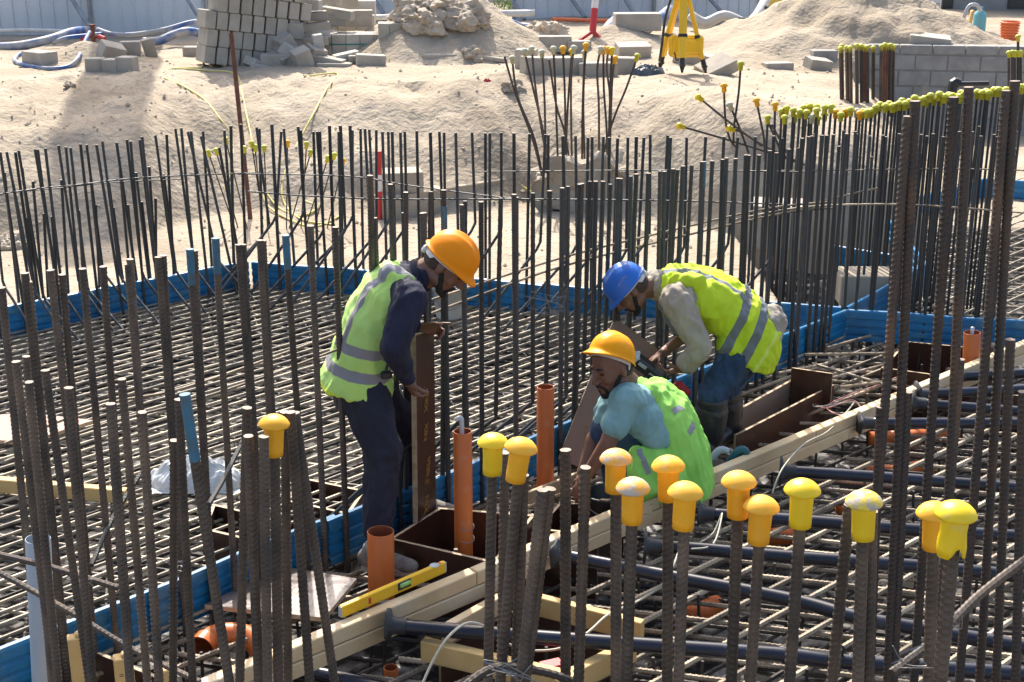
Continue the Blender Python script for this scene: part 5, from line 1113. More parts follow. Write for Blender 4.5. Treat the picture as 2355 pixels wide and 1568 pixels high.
for a in [(1161, 1040, 1152, 3.1, .0125, 'ribbed bar behind the pair in the middle cluster'), (1203, 1092, 1186, 2.82, .0128, 'right bar of the pair under the tilted orange cap'), (1247, 1126, 1196, 2.7, .0125, 'leaning uncapped bar, left one of the middle cluster'), (1265, 1123, 1207, 2.72, .0128, 'leaning uncapped bar, right one of the middle cluster'),
          (1300, 1034, 1300, 2.85, .0125, 'straight uncapped ribbed bar left of the crouching man'), (1346, 1074, 1330, 2.75, .0125, 'uncapped ribbed bar with a pinkish cut top'),
          (1953, 1160, 1913, 2.6, .0125, 'uncapped bar left of the scuffed yellow cap'), (2003, 1175, 1994, 2.52, .0128, 'right bar beside the scuffed yellow cap')]:
    fbar(a[0], a[1], a[2], a[3], a[4] * .92, 'brown_steel', a[5])
for a in [(2088, 267, 1983, 3.6, 'shorter bar of the first tall pair at right'), (2104, 232, 2040, 3.6, 'taller bar of the first tall pair at right'), (2192, 223, 2101, 3.6, 'left bar of the second tall pair at right'), (2227, 200, 2160, 3.6, 'right bar of the second tall pair at right'),
          (2314, 208, 2205, 3.6, 'left bar of the last tall pair at the right edge'), (2333, 186, 2252, 3.6, 'right bar of the last tall pair at the right edge'), (2024, 935, 2000, 3.6, 'short bar beside the foot of the first tall pair'), (2087, 901, 2054, 3.6, 'short bar right of the first tall pair'),
          (2207, 826, 2150, 3.6, 'short bar left of the right orange stub'), (2323, 780, 2290, 3.5, 'short bar standing near the right edge before the timber'), (2352, 900, 2335, 3.4, 'short bar cut by the right edge')]:
    fbar(a[0], a[1], a[2], a[3], .0122 if a[1] < 400 else .0118, 'rusty_steel', 'thick rusty ribbed ' + a[4])
# tie bars in front
def ntie(P, r, m, label):
    pts = [at(x, y, Y) for x, y, Y in P]; L = sum((pts[i + 1] - pts[i]).length for i in range(len(pts) - 1)); sp = smooth_path(pts, max(4, int(L / (len(pts) - 1) / .008)))
    mb = MB(); mb.tube(sp, [r * (1.14 if i % 2 else 1) for i in range(len(sp))], 8); tag(mb.build('tie_bar', m, loc=pts[0]), label, 'tie bar')
ntie([(2050, 1548, 2.5), (2150, 1470, 2.6), (2250, 1370, 2.75), (2380, 1270, 2.9)], .0095, 'brown_steel', 'ribbed tie bar slanting up to the right edge at lower right')
ntie([(-30, 1268, 3.6), (120, 1305, 3.55), (272, 1352, 3.5)], .0085, 'rusty_steel', 'short tie bar wired across the bars at the left edge')
ntie([(-10, 1312, 3.9), (150, 1400, 3.8), (300, 1490, 3.7), (460, 1568, 3.6)], .0085, 'brown_steel', 'long tie bar descending to the right at lower left')
ntie([(1065, 1580, 2.7), (1140, 1535, 2.75), (1250, 1545, 2.8), (1330, 1572, 2.8)], .0095, 'brown_steel', 'curved bar end at the foot of the middle cluster')
ntie([(480, 1160, 4.6), (520, 1090, 4.9), (570, 990, 5.3)], .009, 'slate_steel', 'dark bar slanting up through the clear sheeting')
ntie([(210, 1300, 4.6), (260, 1190, 4.9), (330, 1080, 5.2)], .009, 'slate_steel', 'dark bar slanting up left of the clear sheeting')
# twisted tie wires
def wires(x, y, Y, n, label, sp=.05):
    c = at(x, y, Y); mb = MB(); r2 = random.Random(int(x))
    for i in range(n):
        P = [c + Vector((r2.uniform(-sp, sp), -.02 + r2.uniform(-.01, .01), r2.uniform(-sp, sp) * .6)) for k in range(4)]; mb.tube(P, .0011, 4, sm=6)
    tag(mb.build('tie_wire', 'wire'), label, 'wire')
wires(1160, 1515, 2.72, 5, 'loops of tie wire round the foot of the middle cluster'); wires(1205, 1540, 2.7, 3, 'loose wire tails at the right of the middle cluster')
wires(400, 1295, 4.0, 4, 'tangled tie wire before the blue sheet at left'); wires(2095, 1500, 2.5, 3, 'tie wire round the lower right tie bar')
wires(2200, 1420, 2.6, 2, 'tie wire at the torn cap bar'); wires(190, 1340, 3.5, 3, 'tie wire round the short tie bar at left')
wires(1250, 690, 6.6, 6, 'tie wires hanging on the bars left of the blue helmet', .12)

# ---------------------------------------------------------------- people
mat('skin', (.215, .105, .064), .5, 0, (.175, .082, .050), 12, .0006, 120, 0)
mat('hair_dark', (.012, .010, .009), .8, 0, (.022, .018, .016), 90, .001, 400)
mat('hair_short', (.085, .052, .038), .8, 0, (.050, .034, .026), 90, .001, 400)
mat('shirt_navy', (.016, .018, .045), .85, 0, (.012, .014, .034), 5, .003, 22)
mat('trousers_navy', (.015, .017, .034), .85, 0, (.022, .024, .042), 4, .004, 16)
mat('shirt_beige', (.40, .36, .29), .85, 0, (.33, .29, .23), 6, .003, 24, 0, dust=(.24, .20, .15), dust_amt=.30, dscale=5)
mat('jeans', (.035, .075, .14), .85, 0, (.015, .035, .075), 7, .003, 26, 0, dust=(.13, .19, .26), dust_amt=.36, dscale=6)
mat('shirt_aqua', (.24, .43, .43), .85, 0, (.19, .36, .37), 5, .002, 26, 0, dust=(.33, .50, .49), dust_amt=.35, dscale=3)
mat('boot_rubber', (.022, .024, .026), .45, 0, (.05, .048, .045), 8, .001, 60, 0, dust=(.12, .11, .095), dust_amt=.30, dscale=8)
mat('shoe_fabric', (.25, .22, .18), .85, 0, (.12, .11, .10), 16, .002, 90, 0, dust=(.36, .32, .27), dust_amt=.45, dscale=9)
mat('shoe_sole', (.48, .43, .36), .7, 0, (.34, .30, .25), 20)
mat('helmet_orange', (.95, .30, .002), .45, 0, (.93, .28, .003), 3, .0004, 30, 0, spec=.2, dust=(.88, .32, .02), dust_amt=.32, dscale=14)
mat('helmet_amber', (.95, .38, .002), .45, 0, (.93, .36, .003), 3, .0004, 30, 0, spec=.2, dust=(.88, .40, .03), dust_amt=.32, dscale=14)
mat('helmet_blue', (.018, .15, .60), .35, 0, (.02, .14, .56), 3, .0004, 30, 0, dust=(.12, .25, .60), dust_amt=.32, dscale=14)
mat('tape_grey', (.30, .30, .32), .5, 0, (.24, .24, .25), 16, 0, None, 0, dust=(.42, .42, .42), dust_amt=.3, dscale=14)
mat('eye_dark', (.02, .012, .010), .2, 0)
mat('glove_red', (.40, .02, .03), .5, 0)
def vest_mat(name, c, c2, tape, trim):
    m = mat(name, c, .75, 0, c2, 4, .004, 18); n = m.node_tree.nodes; L = m.node_tree.links; b = n['Principled BSDF']
    src = b.inputs['Base Color'].links[0].from_socket
    for an, col in (('trim', trim), ('tape', tape)):
        at_ = n.new('ShaderNodeAttribute'); at_.attribute_name = an
        ls = n.new('ShaderNodeMath'); ls.operation = 'LESS_THAN'; ls.inputs[1].default_value = 0
        mx = n.new('ShaderNodeMixRGB'); L.new(at_.outputs['Fac'], ls.inputs[0]); L.new(ls.outputs[0], mx.inputs[0]); L.new(src, mx.inputs[1]); mx.inputs[2].default_value = (*col, 1); src = mx.outputs[0]
    L.new(src, b.inputs['Base Color'])
vest_mat('vest_green', (.48, .76, .22), (.55, .80, .17), (.26, .26, .28), (.62, .78, .06))
vest_mat('vest_yellow', (.60, .78, .02), (.52, .70, .02), (.17, .19, .20), (.66, .80, .12))
vest_mat('vest_lime', (.27, .66, .10), (.36, .76, .13), (.45, .42, .38), (.42, .82, .08))

def J(x, y, Y): return at(x, y, Y)
class PR(MB):
    def ball(s, c, r, M=None, sub=2):
        bm = bmesh.new(); bmesh.ops.create_icosphere(bm, subdivisions=sub, radius=1); bm.verts.index_update()
        rr = r if isinstance(r, (tuple, list)) else (r, r, r); c = Vector(c)
        s.add([c + ((M @ Vector((v.co.x * rr[0], v.co.y * rr[1], v.co.z * rr[2]))) if M is not None else Vector((v.co.x * rr[0], v.co.y * rr[1], v.co.z * rr[2]))) for v in bm.verts], [[v.index for v in f.verts] for f in bm.faces]); bm.free()
    def cap(s, a, b, ra, rb, n=14):
        a, b = Vector(a), Vector(b); s.ball(a, ra); s.ball(b, rb)
        if (b - a).length > 1e-4: s.tube([a, b], [ra, rb], n)
    def limb(s, pts, rs):
        for i in range(len(pts) - 1): s.cap(pts[i], pts[i + 1], rs[i], rs[i + 1])
    def loft(s, rings, lat, n=28, e=2.3):
        # rings: (centre, half width across, half depth); capped body of elliptical sections
        C = [Vector(r[0]) for r in rings]; vs = []; N = len(rings)
        for i, (c, rl, rf) in enumerate(rings):
            ax = (C[min(i + 1, N - 1)] - C[max(i - 1, 0)]).normalized(); l = (lat - ax * lat.dot(ax)).normalized(); f = l.cross(ax).normalized()
            for k in range(n):
                q = 2 * math.pi * k / n; cq, sq = math.cos(q), math.sin(q)
                vs.append(Vector(c) + l * rl * math.copysign(abs(cq) ** (2 / e), cq) + f * rf * math.copysign(abs(sq) ** (2 / e), sq))
        fs = [tuple(range(n - 1, -1, -1)), tuple((N - 1) * n + k for k in range(n))]
        for i in range(N - 1):
            for k in range(n): fs.append((i * n + k, i * n + (k + 1) % n, (i + 1) * n + (k + 1) % n, (i + 1) * n + k))
        s.add(vs, fs)
def blob(name, pr, voxel, m, parent, it=3, fold=0., fs=7., seed=0., stretch=None):
    me = bpy.data.meshes.new('tmp'); me.from_pydata(pr.v, [], pr.f); me.update()
    bm = bmesh.new(); bm.from_mesh(me); bmesh.ops.recalc_face_normals(bm, faces=bm.faces); bm.to_mesh(me); bm.free()
    o = bpy.data.objects.new('tmp', me); COL.objects.link(o)
    md = o.modifiers.new('r', 'REMESH'); md.mode = 'VOXEL'; md.voxel_size = voxel
    if it: sm = o.modifiers.new('s', 'SMOOTH'); sm.factor = .5; sm.iterations = it
    dg = bpy.context.evaluated_depsgraph_get(); new = bpy.data.meshes.new_from_object(o.evaluated_get(dg)); bpy.data.objects.remove(o); bpy.data.meshes.remove(me)
    new.materials.clear(); new.materials.append(MATS[m])
    if fold:
        ax = (stretch or Vector((0, 0, 1))).normalized()
        co = [v.co.copy() for v in new.vertices]; nn = [v.normal.copy() for v in new.vertices]
        for i, p in enumerate(co):
            a = p.dot(ax); q = (p - ax * a) * fs + ax * a * fs * .45
            w_ = noise.noise_vector(p * 3 + Vector((seed, 0, 0))) * .5
            d = 1 - 2 * abs(noise.noise(q + w_ * 2 + Vector((seed, 3, 1)))); d2 = 1 - 2 * abs(noise.noise(q * 2.3 + w_ * 3 + Vector((seed, 9, 4))))
            new.vertices[i].co = p + nn[i] * fold * (d * .8 + d2 * .35 - .5)
        new.update()
    new.polygons.foreach_set('use_smooth', [True] * len(new.polygons))
    return link(name, new, parent)
def basis(f, u):
    f = Vector(f).normalized(); u = Vector(u); l = u.cross(f).normalized(); u = f.cross(l).normalized()
    M = Matrix((f, l, u)).transposed(); return M          # columns: forward, left, up
def head_prims(pr, c, M, s=1.):
    P = lambda x, y, z: c + M @ (Vector((x, y, z)) * s)
    E = lambda x, y, z, a, b, d: pr.ball(P(x, y, z), (a * s, b * s, d * s), M, 3)
    E(-.012, 0, .035, .098, .076, .092); E(.012, 0, .0, .082, .069, .085); E(.036, 0, -.045, .052, .052, .062); E(.052, 0, -.088, .032, .034, .026)
    for y in (-1, 1):
        E(.052, .036 * y, -.022, .030, .024, .030); E(.006, .050 * y, -.062, .040, .014, .026)
        E(-.004, .077 * y, -.004, .017, .008, .031); E(.002, .082 * y, -.004, .010, .006, .022)
        E(.078, .030 * y, .030, .015, .022, .009)
    pr.cap(P(.088, 0, .022), P(.112, 0, -.022), .009 * s, .0125 * s); E(.100, .012, -.028, .011, .009, .008); E(.100, -.012, -.028, .011, .009, .008)
    E(.084, 0, -.056, .015, .024, .006); E(.082, 0, -.067, .015, .022, .0065)
def head_extra(root, body, c, M, s=1., beard=1., hair='hair_short'):
    P = lambda x, y, z: c + M @ (Vector((x, y, z)) * s)
    pr = PR(); pr.ball(P(-.026, 0, .042), (.093 * s, .0785 * s, .092 * s), M, 3); pr.ball(P(-.045, 0, -.015), (.062 * s, .066 * s, .055 * s), M, 3); blob('hair', pr, .006, hair, root, 2)
    pr = PR()
    for y in (-1, 1):
        pr.limb([P(.000, .066 * y, -.018), P(.016, .062 * y, -.022), P(.052, .040 * y, -.092), P(.074, .0, -.104)], [.010 * s, .013 * s, .015 * s, .018 * s])
        pr.limb([P(.100, .0, -.046), P(.090, .022 * y, -.052), P(.080, .030 * y, -.072), P(.072, .018 * y, -.096)], [.0055 * s, .0055 * s, .006 * s, .010 * s])
    blob('beard', pr, .005, 'hair_dark', root, 2)
    for y in (-1, 1):
        pr = PR(); pr.ball(P(.081, .030 * y, .010), (.0085 * s, .0135 * s, .0050 * s), M, 2); pr.build('eye', 'eye_dark', root, True)
        pr = PR(); pr.limb([P(.096, .014 * y, .037), P(.093, .032 * y, .042), P(.080, .048 * y, .035)], [.0035 * s, .004 * s, .0025 * s]); pr.build('eyebrow', 'hair_dark', root, True)
def helmet(root, c, M, m, s=1., under='pvc_grey', ridge=True, vents=False):
    # hard hat: shell with crest ridges, gutter rim and front visor; head band inside
    P = lambda x, y, z: c + M @ (Vector((x, y, z)) * s)
    nu, nv = 56, 22; vs = []; fs = []
    a, b, h = .121, .101, .112
    for j in range(nv + 1):
        t = j / nv
        for i in range(nu):
            q = 2 * math.pi * i / nu; cx, sy = math.cos(q), math.sin(q)
            if t < .78:
                w_ = t / .78; ph = w_ * math.pi / 2; rr = math.sin(ph) ** .92; z = math.cos(ph) * h
            else:
                w_ = (t - .78) / .22; rr = 1 + .065 * w_ ; z = -.004 - .012 * w_
                fr = max(0, cx) ** 3.0; rr += .25 * fr * w_; z -= .018 * fr * w_; bk = max(0, -cx) ** 3; rr += .04 * bk * w_
            x, y = a * rr * cx, b * rr * sy
            if t < .78:
                yy = y / b
                if ridge:
                    z += (.007 * math.exp(-(yy / .14) ** 2) + .0035 * math.exp(-((abs(yy) - .42) / .07) ** 2)) * max(0, 1 - (max(0, w_ - .55) / .45) ** 2)
                x *= 1 + .0
            vs.append((x, y, z))
    fs = [(j * nu + i, j * nu + (i + 1) % nu, (j + 1) * nu + (i + 1) % nu, (j + 1) * nu + i) for j in range(nv) for i in range(nu)]
    n0 = len(vs); vs += [(x * .975, y * .975, z - .004) for x, y, z in vs]
    fs += [tuple(n0 + k for k in f[::-1]) for f in fs]
    fs += [(nv * nu + i, nv * nu + (i + 1) % nu, n0 + nv * nu + (i + 1) % nu, n0 + nv * nu + i) for i in range(nu)]
    mb = MB(); mb.add([P(*v) for v in vs], fs); sh = mb.build('helmet', m, root, True)
    mb = MB(); n = 40; vs = []
    for i in range(n):
        q = 2 * math.pi * i / n
        for z, k in ((-.030, .99), (.004, .99), (.004, .96), (-.030, .96)): vs.append(P(.106 * k * math.cos(q) - .005, .088 * k * math.sin(q), z - (.018 if math.cos(q) < -.5 else 0)))
    mb.add(vs, [(i * 4 + k, i * 4 + (k + 1) % 4, ((i + 1) % n) * 4 + (k + 1) % 4, ((i + 1) % n) * 4 + k) for i in range(n) for k in range(4)])
    mb.bbox(P(-.112, 0, -.045), (.026 * s, .07 * s, .034 * s), .008, M); mb.build('head_band', 'white_paint', sh, False)
    if vents:
        mb = MB()
        for y in (-1, 1):
            for k in range(6): mb.box(P(-.03 + k * .012, y * .0915, .046 + .004 * math.sin(k)), (.0045 * s, .004 * s, .012 * s), M)
        mb.build('vent_slots', 'hose_blue', sh)
    return sh
def hand(pr, w, d, n, curl=(25, 30, 25), thumb=(40, .6), side=1, s=1., spread=5, per=None):
    # wrist w, fingers along d, palm facing n; thumb leaves toward side * (d x n)
    d = Vector(d).normalized(); n = Vector(n); n = (n - d * n.dot(d)).normalized(); sd_ = d.cross(n).normalized() * side
    pl = .088 * s
    kn = w + d * pl
    pr.ball(w + d * pl * .52, (.030 * s, .052 * s, .016 * s), Matrix((sd_ * 1.22, d, n)).transposed(), 3)
    pr.cap(w - d * .01, w + d * .03 * s, .024 * s, .021 * s)
    for i, (o_, L, r) in enumerate([(.030, .074, .0088), (.0105, .082, .0090), (-.0095, .076, .0086), (-.0285, .060, .0078)]):
        base = kn + sd_ * o_ * s - d * (.004 + .006 * abs(i - 1)) * s
        pr.cap(w + d * .03 * s + sd_ * o_ * .6 * s, base, .012 * s, r * 1.15 * s)
        ang_ = 0; p = base; dd = (d + sd_ * math.tan(R(spread)) * (1.5 - i) * .6).normalized(); cu = per[i] if per else curl
        for k, fr in enumerate((.45, .31, .24)):
            ang_ += R(cu[k]); v = dd * math.cos(ang_) + n * math.sin(ang_); q = p + v * L * fr * s
            pr.cap(p, q, r * (1 - .09 * k) * s, r * (.93 - .09 * k) * s, 10); p = q
    tb = w + d * .022 * s + sd_ * .024 * s; t1 = tb + (sd_ * math.sin(R(thumb[0])) + d * math.cos(R(thumb[0])) + n * thumb[1] * .5).normalized() * .040 * s
    t2 = t1 + (sd_ * .25 + d * .85 + n * thumb[1]).normalized() * .030 * s; t3 = t2 + (sd_ * .0 + d * .8 + n * thumb[1] * 1.3).normalized() * .024 * s
    pr.cap(tb, t1, .0145 * s, .0105 * s, 10); pr.cap(t1, t2, .0105 * s, .0098 * s, 10); pr.cap(t2, t3, .0098 * s, .0085 * s, 10)
def vest_attr(o, C, ax, lat, hoops, strap, hem, hoop_w=.024):
    me = o.data; ta = me.attributes.new('tape', 'FLOAT', 'POINT'); tr = me.attributes.new('trim', 'FLOAT', 'POINT')
    f = lat.cross(ax).normalized(); V1 = []; V2 = []
    for v in me.vertices:
        p = v.co - C; a = p.dot(ax); l = abs(p.dot(lat)); fr = p.dot(f)
        t = min([abs(a - h - fr * k) - hoop_w for h, k in hoops] or [1])
        if strap: t = min(t, max(abs(l - strap[0]) - strap[1], -(a - strap[2])))
        V1.append(t); V2.append(max(abs(a - hem) - .010, -1))
    ta.data.foreach_set('value', V1); tr.data.foreach_set('value', V2)
def shoe(root, heel, toe, r=.045, m='shoe_fabric', sole='shoe_sole', h=.10):
    d = (toe - heel); L = d.length; d.normalize(); u = Vector((0, 0, 1)); l = u.cross(d).normalized(); M = Matrix((d, l, u)).transposed()
    P = lambda x, y, z: heel + d * x * L + l * y + u * z
    pr = PR(); pr.ball(P(.14, 0, .055), (.055, .038, .05), M, 3); pr.limb([P(.14, 0, .05), P(.45, 0, .05), P(.82, 0, .036)], [.042, .042, .032]); pr.ball(P(.80, 0, .030), (.062, .046, .032), M, 3); pr.cap(P(.18, 0, .06), P(.20, 0, h), .042, .045)
    s = blob('shoe', pr, .006, m, root, 2, .002, 20)
    mb = MB(); poly = []; n = 30
    for k in range(n):
        q = 2 * math.pi * k / n; x = .5 + .52 * math.cos(q); wd = .042 * (1 + .12 * math.cos(q) - .10 * math.cos(2 * q)); poly.append((x, wd * math.copysign(abs(math.sin(q)) ** .7, math.sin(q))))
    vs = [P(x, y, z) for z in (-.004, .024) for x, y in poly]
    mb.add(vs, [tuple(range(n - 1, -1, -1)), tuple(range(n, 2 * n))] + [(i, (i + 1) % n, n + (i + 1) % n, n + i) for i in range(n)]); mb.build('sole', sole, s)
    mb = MB()
    for k in range(4): mb.tube([P(.36 + .10 * k, -.026, .088 - .010 * k), P(.38 + .10 * k, 0, .099 - .012 * k), P(.36 + .10 * k, .026, .088 - .010 * k)], .0035, 5, sm=3)
    if m == 'shoe_fabric': mb.build('laces', 'shoe_sole', s)
    return s

# --- the standing man in the green vest --------------------------------------
Y0 = 5.85
man = empty('person', on(880, 1300), 'man in orange helmet, green vest and navy clothes standing and holding an upright board', 'person')
latA = Vector((-.12, 1, 0)).normalized()
HC = J(1026, 612, Y0 - .02); HM = basis(Vector((.66, -.20, -.62)), Vector((.62, -.05, .72)))
pr = PR(); head_prims(pr, HC, HM, .98)
nb = J(946, 640, Y0); pr.cap(nb, HC + HM @ Vector((-.035, 0, -.03)), .062, .054); pr.cap(HC + HM @ Vector((-.0, 0, -.05)), J(962, 646, Y0 - .01), .045, .05)
shN, elN, wrN = J(942, 690, Y0 - .19), J(905, 800, Y0 - .27), J(936, 872, Y0 - .13)
shF, elF, wrF = J(944, 675, Y0 + .17), J(930, 772, Y0 + .22), J(966, 760, Y0 + .06)
pr.loft([(J(824, 900, Y0), .12, .09), (J(830, 820, Y0), .12, .085), (J(862, 730, Y0), .14, .09), (J(905, 662, Y0), .14, .08), (J(938, 636, Y0), .08, .06)], latA)
pr.limb([J(935, 660, Y0 - .08), shN, elN, wrN], [.05, .046, .036, .024]); pr.limb([J(935, 655, Y0 + .08), shF, elF, wrF], [.05, .046, .036, .024])
hipN, knN, anN = J(838, 900, Y0 - .10), J(880, 1030, Y0 - .16), J(868, 1225, Y0 - .21)
hipF, knF, anF = J(850, 900, Y0 + .10), J(930, 985, Y0 + .22), J(935, 1140, Y0 + .32)
pr.limb([hipN, knN, anN], [.085, .055, .038]); pr.limb([hipF, knF, anF], [.085, .055, .038])
hand(pr, wrN, (.35, .15, -.9), (.80, .45, .1), (42, 55, 40), (55, .6), side=1, s=.93)
hand(pr, wrF, (.95, -.02, .12), (.05, -.75, -.45), (34, 48, 34), (30, .3), side=-1, s=.95, per=[(4, 6, 6), (40, 55, 40), (45, 58, 40), (48, 60, 40)])
body = blob('body', pr, .0048, 'skin', man, 2)
head_extra(man, body, HC, HM, .98)
helmet(man, HC + HM @ Vector((-.008, 0, .047)), HM @ Matrix.Rotation(R(-4), 3, 'Y'), 'helmet_orange', 1.0)
pr = PR()
T = [(J(824, 905, Y0), .150, .118), (J(824, 870, Y0), .155, .120), (J(828, 830, Y0), .155, .120), (J(840, 780, Y0), .16, .118), (J(862, 730, Y0), .175, .118), (J(898, 672, Y0), .175, .105), (J(926, 642, Y0), .135, .08), (J(945, 632, Y0), .075, .055)]
pr.loft(T, latA)
for a, b, c, d in ((J(928, 664, Y0 - .10), shN, elN, wrN), (J(928, 660, Y0 + .10), shF, elF, wrF)):
    pr.limb([a, b, b.lerp(c, .5), c, c.lerp(d, .5), c.lerp(d, .93)], [.070, .075, .064, .056, .047, .037])
pr.cap(nb - (HC - nb) * .1, nb.lerp(HC, .30), .078, .068)
blob('shirt', pr, .009, 'shirt_navy', man, 1, .015, 15, 1)
mb = MB(); cdir = (HC - nb).normalized(); Mx = Matrix.Translation(nb.lerp(HC, .26)) @ zaxis(cdir).to_matrix().to_4x4(); mb.lathe([(.066, -.03), (.074, -.01), (.078, .012), (.072, .016), (.066, .0)], 24, Mx); mb.build('collar', 'shirt_navy', man, True)
pr = PR()
TV = [(J(817, 886, Y0), .216, .170), (J(820, 868, Y0), .210, .163), (J(823, 850, Y0), .198, .148), (J(829, 825, Y0), .185, .136), (J(841, 782, Y0), .185, .130), (J(862, 731, Y0), .198, .132), (J(896, 672, Y0), .192, .126), (J(921, 644, Y0), .162, .100), (J(937, 632, Y0), .105, .070)]
pr.loft(TV, latA)
pr.cap(J(930, 652, Y0 - .10), J(895, 632, Y0 - .09), .055, .05); pr.cap(J(930, 648, Y0 + .10), J(895, 632, Y0 + .10), .055, .05)
vo = blob('vest', pr, .008, 'vest_green', man, 2, .011, 12, 2)
axA = (J(900, 660, Y0) - J(824, 880, Y0)).normalized(); CA = J(824, 880, Y0)
vest_attr(vo, CA, axA, latA, [(.095, .12), (.205, .12)], (.128, .024, .18), -.022)
pr = PR(); pr.loft([(J(826, 862, Y0), .16, .122), (J(828, 890, Y0), .155, .118), (J(834, 925, Y0), .15, .118)], latA)
pr.limb([hipN + Vector((0, .0, 0)), hipN.lerp(knN, .45), knN, knN.lerp(anN, .5), anN + Vector((.005, 0, .06)), anN + Vector((.0, 0, .0))], [.098, .100, .083, .070, .062, .060])
pr.limb([hipF, hipF.lerp(knF, .5), knF, knF.lerp(anF, .5), anF + Vector((0, 0, .02))], [.112, .10, .080, .068, .060])
blob('trousers', pr, .009, 'trousers_navy', man, 1, .020, 12, 5)
f1_, f2_ = on(833, 1306, .0), on(956, 1316, .0); shoe(man, f1_, f2_)
shoe(man, on(938, 1185, .03) + Vector((0, .0, 0)), on(1050, 1188, .03))
mb = MB(); tp = J(888, 862, Y0 - .16); mb.bbox(tp, (.05, .03, .035), .008, Rz(.3)); mb.tube([tp + Vector((0, 0, .02)), tp + Vector((.02, 0, .09)), tp + Vector((.035, .02, .12))], .007, 6); mb.build('belt_tool', 'black_plastic', man)
# the board he holds
bL, bR = J(956, 771, Y0 - .05), J(998, 759, Y0 + .12); bl, br = J(961, 1207, Y0 - .02), J(1003, 1212, Y0 + .18)
def board4(TL, TR, BR, BL, th, m, label, inks=None, name='plywood_board'):
    n = (TR - TL).cross(BL - TL).normalized(); n = n if n.y < 0 else -n; mb = MB(); Q = [TL, TR, BR, BL]; B_ = [q - n * th for q in Q]
    mb.add(Q, [(0, 1, 2, 3)]); mb.add(B_, [(3, 2, 1, 0)]); mb.mi = 1
    for i in range(4):
        j = (i + 1) % 4; mb.add([Q[i], Q[j], B_[j], B_[i]], [(0, 1, 2, 3)])
    root = mb.build(name, [m, 'ply_edge'], loc=BL); tag(root, label, 'plywood board')
    for (txt, u, v, size, rot) in (inks or []):
        cu = bpy.data.curves.new('t', 'FONT'); cu.body = txt; cu.size = size; cu.extrude = .0004; cu.align_x = 'CENTER'; cu.align_y = 'CENTER'; cu.offset = .0012
        to = bpy.data.objects.new('t', cu); COL.objects.link(to); dg = bpy.context.evaluated_depsgraph_get(); me = bpy.data.meshes.new_from_object(to.evaluated_get(dg)); bpy.data.objects.remove(to)
        ex = (TR - TL).normalized(); ey = n.cross(ex).normalized(); p = TL.lerp(TR, u).lerp(BL.lerp(BR, u), v) + n * .0012
        Mt = Matrix.Translation(p) @ Matrix((ex, ey, n)).transposed().to_4x4() @ Matrix.Rotation(R(rot), 4, 'Z'); me.transform(Mt)
        me.materials.clear(); me.materials.append(MATS['gold_ink']); link('print', me, root)
    return root
board4(bL, bR, br, bl, .026, 'ply_face', 'tall narrow brown plywood board held upright by the standing man', [('NIX', .5, .35, .05, -90), ('XIN', .45, .50, .05, -90), ('VEBLE', .55, .70, .05, -90), ('NIX', .45, .88, .05, -90)])

# --- the bending man in the blue helmet ---------------------------------------
YB = 7.05
man = empty('person', on(1650, 1045), 'man in blue helmet and yellow vest bending over with a cordless tool', 'person')
latB = Vector((-.18, -1, 0)).normalized()                 # his left side faces the camera
HC = J(1450, 668, YB - .05); HM = basis(Vector((-.62, -.15, -.72)), Vector((-.76, -.02, .55)))
pr = PR(); head_prims(pr, HC, HM, .98)
nb = J(1512, 655, YB); pr.cap(nb, HC + HM @ Vector((-.03, 0, -.03)), .062, .055)
shN, elN, wrN = J(1556, 690, YB - .20), J(1612, 800, YB - .27), J(1570, 846, YB - .18)
shF, elF, wrF = J(1550, 690, YB + .16), J(1585, 765, YB + .20), J(1522, 812, YB - .05)
pr.loft([(J(1740, 775, YB), .12, .09), (J(1700, 730, YB), .12, .09), (J(1640, 690, YB), .14, .09), (J(1560, 665, YB), .13, .08), (J(1515, 655, YB), .07, .06)], latB)
pr.limb([J(1560, 675, YB - .10), shN, elN, wrN], [.05, .046, .036, .024]); pr.limb([J(1560, 675, YB + .08), shF, elF, wrF], [.05, .046, .036, .025])
hipN, knN, anN = J(1706, 800, YB - .075), J(1638, 905, YB - .20), J(1632, 1030, YB - .16)
hipF, knF, anF = J(1735, 780, YB + .08), J(1668, 890, YB + .02), J(1680, 1010, YB + .08)
pr.limb([hipN, knN, anN], [.085, .055, .04]); pr.limb([hipF, knF, anF], [.085, .055, .04])
hand(pr, wrN, (-.88, -.05, -.25), (.1, .3, .9), (28, 40, 30), (50, .9), side=-1, s=.95)
hand(pr, wrF, (-.75, -.25, -.45), (.25, -.1, -.9), (30, 45, 35), (50, .9), side=1, s=.95)
body = blob('body', pr, .005, 'skin', man, 2)
head_extra(man, body, HC, HM, .98)
helmet(man, HC + HM @ Vector((-.008, 0, .047)), HM, 'helmet_blue', .97, vents=True)
pr = PR(); T = [(J(1752, 790, YB), .155, .125), (J(1728, 755, YB), .16, .125), (J(1690, 718, YB), .165, .125), (J(1640, 690, YB), .165, .115), (J(1580, 668, YB), .168, .10), (J(1540, 657, YB), .13, .085), (J(1512, 655, YB), .078, .065)]
pr.loft(T, latB)
pr.limb([J(1570, 680, YB - .10), shN, shN.lerp(elN, .5), elN, elN.lerp(wrN, .75)], [.092, .082, .068, .056, .048])
pr.limb([J(1570, 680, YB + .08), shF, elF], [.09, .085, .062])
pr.cap(nb, nb.lerp(HC, .06), .078, .070); pr.cap(J(1765, 745, YB - .02), J(1778, 722, YB + .0), .10, .05)
blob('shirt', pr, .009, 'shirt_beige', man, 1, .020, 15, 11)
